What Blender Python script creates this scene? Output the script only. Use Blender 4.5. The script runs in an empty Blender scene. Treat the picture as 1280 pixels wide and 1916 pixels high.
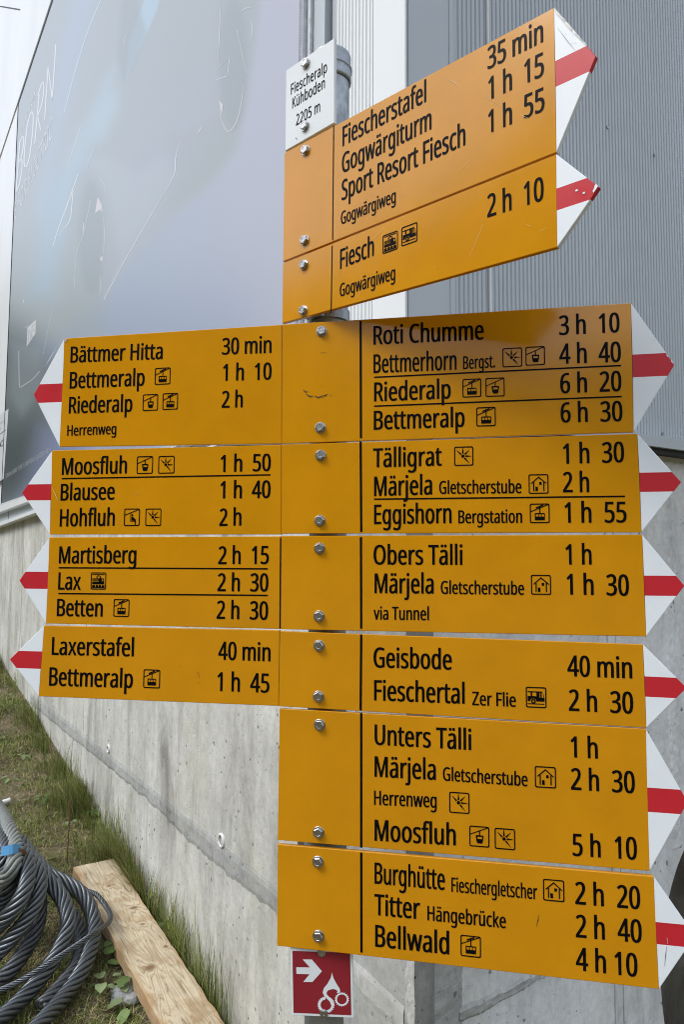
import bpy, math, random
from mathutils import Vector, Matrix, noise
from mathutils.geometry import delaunay_2d_cdt
random.seed(7)
sc = bpy.context.scene
COL = sc.collection
PI = math.pi

# ------------------------------------------------------------------ camera
F_PX, CX, CY = 1303.0, 640.0, 958.0          # focal length and centre, in pixels of the 1280 x 1916 photograph
PITCH, ROLL, CAM_H = 0.0745, -0.0063, 2.1
_fw = Vector((0, math.cos(PITCH), math.sin(PITCH)))
_r0 = Vector((1, 0, 0)); _d0 = Vector((0, math.sin(PITCH), -math.cos(PITCH)))
_rt = _r0 * math.cos(ROLL) + _d0 * math.sin(ROLL)
_dn = -_r0 * math.sin(ROLL) + _d0 * math.cos(ROLL)
EYE = Vector((0, 0, CAM_H))
cd = bpy.data.cameras.new('camera'); cam = bpy.data.objects.new('camera', cd); COL.objects.link(cam)
cd.sensor_fit = 'VERTICAL'; cd.sensor_height = 36.0; cd.lens = 36.0 * F_PX / 1916.0
cd.clip_start = 0.02; cd.clip_end = 2000
m = Matrix((_rt, -_dn, -_fw)).transposed().to_4x4(); m.translation = EYE
cam.matrix_world = m
sc.camera = cam

# ------------------------------------------------------------------ sky, sun, exposure
SUN_EL, SUN_AZ = math.radians(50), math.radians(241)   # azimuth clockwise from +Y: sun stands to the left and behind the camera
w = bpy.data.worlds.new('World'); sc.world = w; w.use_nodes = True
nt = w.node_tree; bg = nt.nodes['Background']
sky = nt.nodes.new('ShaderNodeTexSky'); sky.sky_type = 'NISHITA'; sky.sun_disc = False
sky.sun_elevation = SUN_EL; sky.sun_rotation = SUN_AZ
sky.air_density = 1.0; sky.dust_density = 2.5; sky.ozone_density = 0.6; sky.altitude = 2200
hs = nt.nodes.new('ShaderNodeHueSaturation'); hs.inputs['Saturation'].default_value = .40      # thin high cloud takes the blue out of the sky
nt.links.new(sky.outputs[0], hs.inputs['Color']); nt.links.new(hs.outputs[0], bg.inputs[0]); bg.inputs[1].default_value = 0.15
ld = bpy.data.lights.new('sun', 'SUN'); ld.energy = .50; ld.angle = math.radians(20); ld.color = (1, .965, .91)
sun = bpy.data.objects.new('sun', ld); COL.objects.link(sun)
_sd = Vector((math.sin(SUN_AZ) * math.cos(SUN_EL), math.cos(SUN_AZ) * math.cos(SUN_EL), math.sin(SUN_EL)))
sun.rotation_euler = _sd.to_track_quat('Z', 'Y').to_euler(); sun.location = (-6, -4, 9)
sc.cycles.filter_width = 1.0
vs = sc.view_settings; vs.view_transform = 'Standard'; vs.look = 'None'; vs.gamma = 1; vs.exposure = 1.88

# ------------------------------------------------------------------ measuring helpers
def ray(px, py):
    return (_rt * ((px - CX) / F_PX) + _dn * ((py - CY) / F_PX) + _fw).normalized()
def hit(px, py, p0, n):
    d = ray(px, py); return EYE + d * ((p0 - EYE).dot(n) / d.dot(n))
def topx(p):
    q = p - EYE; z = q.dot(_fw); return CX + F_PX * q.dot(_rt) / z, CY + F_PX * q.dot(_dn) / z
class Plane:
    """a vertical plane: u runs along it, v is height, depth runs away from the viewer"""
    def __init__(s, org, yaw):
        s.o = org.copy(); s.yaw = yaw
        s.d = Vector((math.cos(yaw), -math.sin(yaw), 0)); s.back = Vector((math.sin(yaw), math.cos(yaw), 0))
    def uv(s, px, py):
        q = hit(px, py, s.o, s.back) - s.o; return q.dot(s.d), q.z
    def pt(s, u, v, dep=0): return s.o + s.d * u + Vector((0, 0, v)) + s.back * dep
def lin(c):
    c /= 255.0
    return c / 12.92 if c <= .04045 else ((c + .055) / 1.055) ** 2.4
def L3(r, g, b, k=1.0): return (lin(r) * k, lin(g) * k, lin(b) * k)

# ------------------------------------------------------------------ filling outlines
def fill_polys(polys, rule='odd'):
    """triangles that fill closed outlines; returns (points, triangles)"""
    V = []; E = []
    for c in polys:
        b = len(V); n = len(c); V += [Vector((p[0], p[1])) for p in c]; E += [(b+i, b+(i+1) % n) for i in range(n)]
    sc_ = max(max(abs(v.x), abs(v.y)) for v in V) or 1
    r = delaunay_2d_cdt(V, E, [], 0, sc_*1e-6); P = r[0]; T = []
    for f in r[2]:
        x = sum(P[i].x for i in f)/len(f); y = sum(P[i].y for i in f)/len(f); wn = 0
        for c in polys:
            for i in range(len(c)):
                (x0, y0), (x1, y1) = c[i-1][:2], c[i][:2]
                if (y0 > y) != (y1 > y) and x < (x1-x0)*(y-y0)/(y1-y0) + x0: wn += 1 if y1 > y0 else -1
        if (wn % 2 if rule == 'odd' else wn): T.append(tuple(f))
    return [(p.x, p.y) for p in P], T

# ------------------------------------------------------------------ object helpers
def tag(o, label=None, cat=None, group=None, kind=None):
    if label: o['label'] = label
    if cat: o['category'] = cat
    if group: o['group'] = group
    if kind: o['kind'] = kind
    return o
def empty(name, loc, rotz=0, label=None, cat=None, group=None):
    o = bpy.data.objects.new(name, None); COL.objects.link(o); o.location = loc; o.rotation_euler = (0, 0, rotz)
    o.empty_display_size = .05
    return tag(o, label, cat, group)
class MB:
    def __init__(s): s.v = []; s.f = []; s.mi = []; s.col = None
    def add(s, vs, fs, mi=0):
        b = len(s.v); s.v += [tuple(p) for p in vs]; s.f += [tuple(i + b for i in f) for f in fs]; s.mi += [mi] * len(fs); return s
    def box(s, a, b, mi=0):
        x0, y0, z0 = a; x1, y1, z1 = b
        return s.add([(x0,y0,z0),(x1,y0,z0),(x1,y1,z0),(x0,y1,z0),(x0,y0,z1),(x1,y0,z1),(x1,y1,z1),(x0,y1,z1)],
              [(0,3,2,1),(4,5,6,7),(0,1,5,4),(1,2,6,5),(2,3,7,6),(3,0,4,7)], mi)
    def hexa(s, p, mi=0):   # 8 points, bottom loop then top loop
        return s.add(p, [(0,3,2,1),(4,5,6,7),(0,1,5,4),(1,2,6,5),(2,3,7,6),(3,0,4,7)], mi)
    def tube(s, pts, rad, n=8, mi=0, cap=True):
        rs = rad if isinstance(rad, (list, tuple)) else [rad] * len(pts)
        fr = frames(pts); vs = []
        for (p, t, a, b), r in zip(fr, rs):
            for k in range(n):
                q = 2 * PI * k / n; vs.append(p + a * (math.cos(q) * r) + b * (math.sin(q) * r))
        fs = [(i*n+k, i*n+(k+1) % n, (i+1)*n+(k+1) % n, (i+1)*n+k) for i in range(len(pts)-1) for k in range(n)]
        if cap: fs += [tuple(range(n-1, -1, -1)), tuple(range((len(pts)-1)*n, len(pts)*n))]
        return s.add(vs, fs, mi)
    def lathe(s, prof, n=24, mi=0, axis='Z', c=(0,0,0)):
        vs = []
        for r, z in prof:
            for k in range(n):
                q = 2*PI*k/n; x, y = r*math.cos(q), r*math.sin(q)
                vs.append((c[0]+x, c[1]+y, c[2]+z) if axis == 'Z' else (c[0]+x, c[1]+z, c[2]+y))
        fs = [(i*n+k, i*n+(k+1) % n, (i+1)*n+(k+1) % n, (i+1)*n+k) for i in range(len(prof)-1) for k in range(n)]
        return s.add(vs, fs, mi)
    def build(s, name, mats, parent=None, smooth=False, loc=None):
        me = bpy.data.meshes.new(name); me.from_pydata(s.v, [], s.f)
        if not isinstance(mats, (list, tuple)): mats = [mats]
        for q in mats: me.materials.append(q)
        if len(mats) > 1: me.polygons.foreach_set('material_index', s.mi)
        if smooth: me.polygons.foreach_set('use_smooth', [True] * len(me.polygons))
        if s.col is not None:
            at = me.color_attributes.new('tint', 'FLOAT_COLOR', 'POINT')
            at.data.foreach_set('color', [c for q in s.col for c in (*q, 1.0)])
        me.update()
        o = bpy.data.objects.new(name, me); COL.objects.link(o)
        if parent: o.parent = parent
        if loc is not None: o.location = loc
        return o
def fixn(o):
    import bmesh
    bm = bmesh.new(); bm.from_mesh(o.data); bmesh.ops.recalc_face_normals(bm, faces=bm.faces); bm.to_mesh(o.data); bm.free(); return o
def frames(pts):
    out = []; n = len(pts); a = None
    for i in range(n):
        t = (pts[min(i+1, n-1)] - pts[max(i-1, 0)]).normalized()
        if a is None:
            a = t.orthogonal().normalized()
        else:
            a = a - t * a.dot(t)
            a = a.normalized() if a.length > 1e-6 else t.orthogonal().normalized()
        out.append((pts[i], t, a, t.cross(a)))
    return out
def spline(P, step):
    Q = [P[0] * 2 - P[1]] + list(P) + [P[-1] * 2 - P[-2]]; out = []
    for i in range(1, len(Q) - 2):
        a, b, c, d = Q[i-1:i+3]; n = max(2, int((c - b).length / step))
        for k in range(n):
            t = k / n
            out.append(.5 * ((2*b) + (c-a)*t + (2*a-5*b+4*c-d)*t*t + (3*b-a-3*c+d)*t**3))
    out.append(P[-1].copy()); return out

# ------------------------------------------------------------------ materials
def mat(name, col, rough=.5, metal=0, spec=.5):
    q = bpy.data.materials.new(name); q.use_nodes = True; b = q.node_tree.nodes['Principled BSDF']
    b.inputs['Base Color'].default_value = (*col, 1); b.inputs['Roughness'].default_value = rough
    b.inputs['Metallic'].default_value = metal; b.inputs['Specular IOR Level'].default_value = spec
    return q
class NT:
    def __init__(s, q): s.q = q; s.t = q.node_tree; s.b = s.t.nodes['Principled BSDF']
    def n(s, ty, **kw):
        o = s.t.nodes.new(ty)
        for k, v in kw.items():
            if k.startswith('i_'): o.inputs[k[2:]].default_value = v
            else: setattr(o, k, v)
        return o
    def l(s, a, b): s.t.links.new(a, b)
    def co(s, scale=(1,1,1)):
        g = s.n('ShaderNodeTexCoord'); mp = s.n('ShaderNodeMapping'); mp.inputs['Scale'].default_value = scale
        s.l(g.outputs['Object'], mp.inputs['Vector']); return mp.outputs[0]
    def noise(s, scale, detail=4, rough=.55, vec=None, dist=0):
        o = s.n('ShaderNodeTexNoise'); o.inputs['Scale'].default_value = scale; o.inputs['Detail'].default_value = detail
        o.inputs['Roughness'].default_value = rough; o.inputs['Distortion'].default_value = dist
        if vec is not None: s.l(vec, o.inputs['Vector'])
        return o.outputs['Fac']
    def ramp(s, fac, stops):
        o = s.n('ShaderNodeValToRGB'); e = o.color_ramp.elements
        while len(e) < len(stops): e.new(.5)
        for q, (p, c) in zip(e, stops): q.position = p; q.color = (*c, 1) if len(c) == 3 else c
        s.l(fac, o.inputs[0]); return o.outputs[0]
    def mix(s, fac, a, b, mode='MIX'):
        o = s.n('ShaderNodeMix', data_type='RGBA', blend_type=mode)
        for v, k in ((fac, 0), (a, 6), (b, 7)):
            if isinstance(v, (int, float)): o.inputs[k].default_value = v
            elif isinstance(v, tuple): o.inputs[k].default_value = (*v, 1)
            else: s.l(v, o.inputs[k])
        return o.outputs[2]
    def bump(s, h, strength=.3, dist=.002):
        o = s.n('ShaderNodeBump'); o.inputs['Strength'].default_value = strength; o.inputs['Distance'].default_value = dist
        s.l(h, o.inputs['Height'])
        s.l(o.outputs[0], s.b.inputs['Normal'])
    def base(s, c): s.l(c, s.b.inputs['Base Color'])
    def rough(s, c): s.l(c, s.b.inputs['Roughness'])
g3 = lambda v: (v, v, v)

def painted(name, col, rough=.32, var=.06, speck=(.9,.85,.7), spk=.0, spec=.3):
    q = mat(name, col, rough, 0, spec); t = NT(q); co = t.co()
    n1 = t.noise(9, 5, .6, co)
    dark = tuple(c * (1 - var) for c in col); lite = tuple(min(1, c * (1 + var)) for c in col)
    c = t.ramp(n1, [(.3, dark), (.7, lite)])
    if spk:
        n2 = t.noise(260, 2, .5, co); n3 = t.noise(14, 2, .5, co)
        mk = t.ramp(n2, [(.765, g3(0)), (.785, g3(1))]); mk2 = t.ramp(n3, [(.55, g3(0)), (.66, g3(spk))])
        c = t.mix(t.mix(1, mk, mk2, 'MULTIPLY'), c, speck)
    t.base(c)
    t.rough(t.ramp(t.noise(30, 4, .6, co), [(.25, g3(rough*.85)), (.75, g3(rough*1.25))]))
    t.bump(t.noise(420, 2, .5, co), .06, .0006)
    return q
M = {}
M['yellow'] = painted('signal_yellow_paint', (.58, .246, .0028), .14, .075, (.85,.72,.5), .9, .34)
M['white'] = painted('white_paint', (.76, .80, .825), .34, .03, (.25,.25,.25), .7)
M['red'] = painted('red_paint', (.52, .020, .030), .34, .06, (.85,.75,.75), .5)
M['plate'] = painted('white_plate_paint', (.70, .73, .73), .35, .03, (.3,.3,.3), .4)
M['maroon'] = painted('dark_red_sheet', (.25, .018, .026), .33, .05)
M['black'] = mat('black_print', (.004, .004, .0045), .35, 0, .05)
M['ink_chip'] = mat('dark_smudge', (.05, .03, .012), .8)
M['scratch'] = mat('pale_scratch', (.70, .50, .24), .7)
def metal(name, col, rough, bump=.2, sc_=60, metalness=1.0):
    q = mat(name, col, rough, metalness); t = NT(q); co = t.co()
    n = t.noise(sc_, 5, .65, co)
    t.base(t.ramp(n, [(.3, tuple(c*.72 for c in col)), (.7, tuple(min(1, c*1.12) for c in col))]))
    t.rough(t.ramp(n, [(.3, g3(rough*1.2)), (.7, g3(rough*.8))])); t.bump(n, bump, .001)
    return q
M['galv'] = metal('galvanised_steel', (.40, .425, .435), .55, .12, 40)
M['bolt'] = metal('stainless_steel', (.46, .45, .43), .28, .5, 300)
M['alu'] = metal('aluminium', (.70, .73, .745), .4, .05, 30, .25)

def concrete(name, c1, c2, streak, big=(1.1,1.1,1.1), pit=.9):
    q = mat(name, c1, .85, 0, .25); t = NT(q); co = t.co()
    a = t.noise(1.6, 9, .68, co, .3); s1 = t.noise(4.2, 9, .72, t.co((1.3,1.3,.30)), .6); s2 = t.noise(1.7, 7, .66, t.co((1.5,1.5,.7)), .4)
    c = t.ramp(a, [(.34, c1), (.62, c2)])
    c = t.mix(t.ramp(s2, [(.47, g3(0)), (.66, g3(.55))]), c, (c1[0]*.98, c1[1]*.95, c1[2]*.83))
    c = t.mix(t.ramp(s1, [(.46, g3(0)), (.56, g3(.35)), (.68, g3(.9))]), c, streak)
    c = t.mix(t.ramp(t.noise(.9, 4, .6, co), [(.45, g3(0)), (.65, g3(.3))]), c, tuple(min(1, x*1.12) for x in c2))
    fine = t.noise(48, 7, .75, co); mid_ = t.noise(15, 5, .7, co)
    c = t.mix(.6, c, t.ramp(fine, [(.25, g3(.55)), (.75, g3(1.0))]), 'MULTIPLY')
    c = t.mix(.5, c, t.ramp(mid_, [(.3, g3(.72)), (.62, g3(1.0))]), 'MULTIPLY')
    def pit_(scale, r0, r1, gs, g0, g1):
        v = t.n('ShaderNodeTexVoronoi'); v.inputs['Scale'].default_value = scale; wv = t.n('ShaderNodeVectorMath', operation='ADD'); t.l(co, wv.inputs[0])
        nn = t.n('ShaderNodeTexNoise'); nn.inputs['Scale'].default_value = scale*2; t.l(co, nn.inputs['Vector']); sc2 = t.n('ShaderNodeVectorMath', operation='SCALE'); t.l(nn.outputs['Color'], sc2.inputs[0]); sc2.inputs['Scale'].default_value = .35/scale
        t.l(sc2.outputs[0], wv.inputs[1]); t.l(wv.outputs[0], v.inputs['Vector'])
        return t.mix(1, t.ramp(v.outputs['Distance'], [(r0, g3(1)), (r1, g3(0))]), t.ramp(t.noise(gs, 3, .5, co), [(g0, g3(0)), (g1, g3(pit))]), 'MULTIPLY')
    pits = t.mix(1, pit_(12, .07, .12, 3.5, .46, .56), pit_(24, .09, .15, 6, .44, .54), 'LIGHTEN'); pits = t.mix(1, pits, pit_(60, .10, .17, 9, .52, .62), 'LIGHTEN')
    t.base(t.mix(pits, c, tuple(x*.25 for x in c1)))
    h = t.mix(.5, fine, t.noise(14, 6, .65, co)); h = t.mix(pits, h, (0,0,0))
    t.bump(h, .5, .004)
    return q
M['conc'] = concrete('pale_formed_concrete', (.56, .557, .505), (.78, .775, .71), (.28, .265, .23))
M['conc_r'] = concrete('grey_formed_concrete', (.70, .71, .70), (.88, .89, .87), (.48, .48, .47))
M['grout'] = concrete('rough_grout', (.35, .355, .335), (.60, .60, .57), (.22,.22,.205), pit=1)
M['rough_conc'] = concrete('exposed_rough_concrete', (.22, .215, .20), (.42, .415, .39), (.14,.135,.125), pit=1)
def sheet(name, col, rough=.42):
    q = mat(name, col, rough, 0, .4); t = NT(q)
    a = t.noise(2.2, 4, .5, t.co((1,1,.3))); t.base(t.ramp(a, [(.3, tuple(c*.95 for c in col)), (.7, tuple(c*1.04 for c in col))]))
    t.bump(t.noise(3.0, 2, .5, t.co()), .05, .01)
    return q
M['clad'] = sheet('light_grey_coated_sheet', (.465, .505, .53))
M['clad_w'] = sheet('white_coated_sheet', (.72, .74, .735))
M['seam'] = mat('dark_seam', (.02, .022, .025), .7)
M['void'] = mat('dark_gap', (.012, .012, .013), .9)

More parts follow.
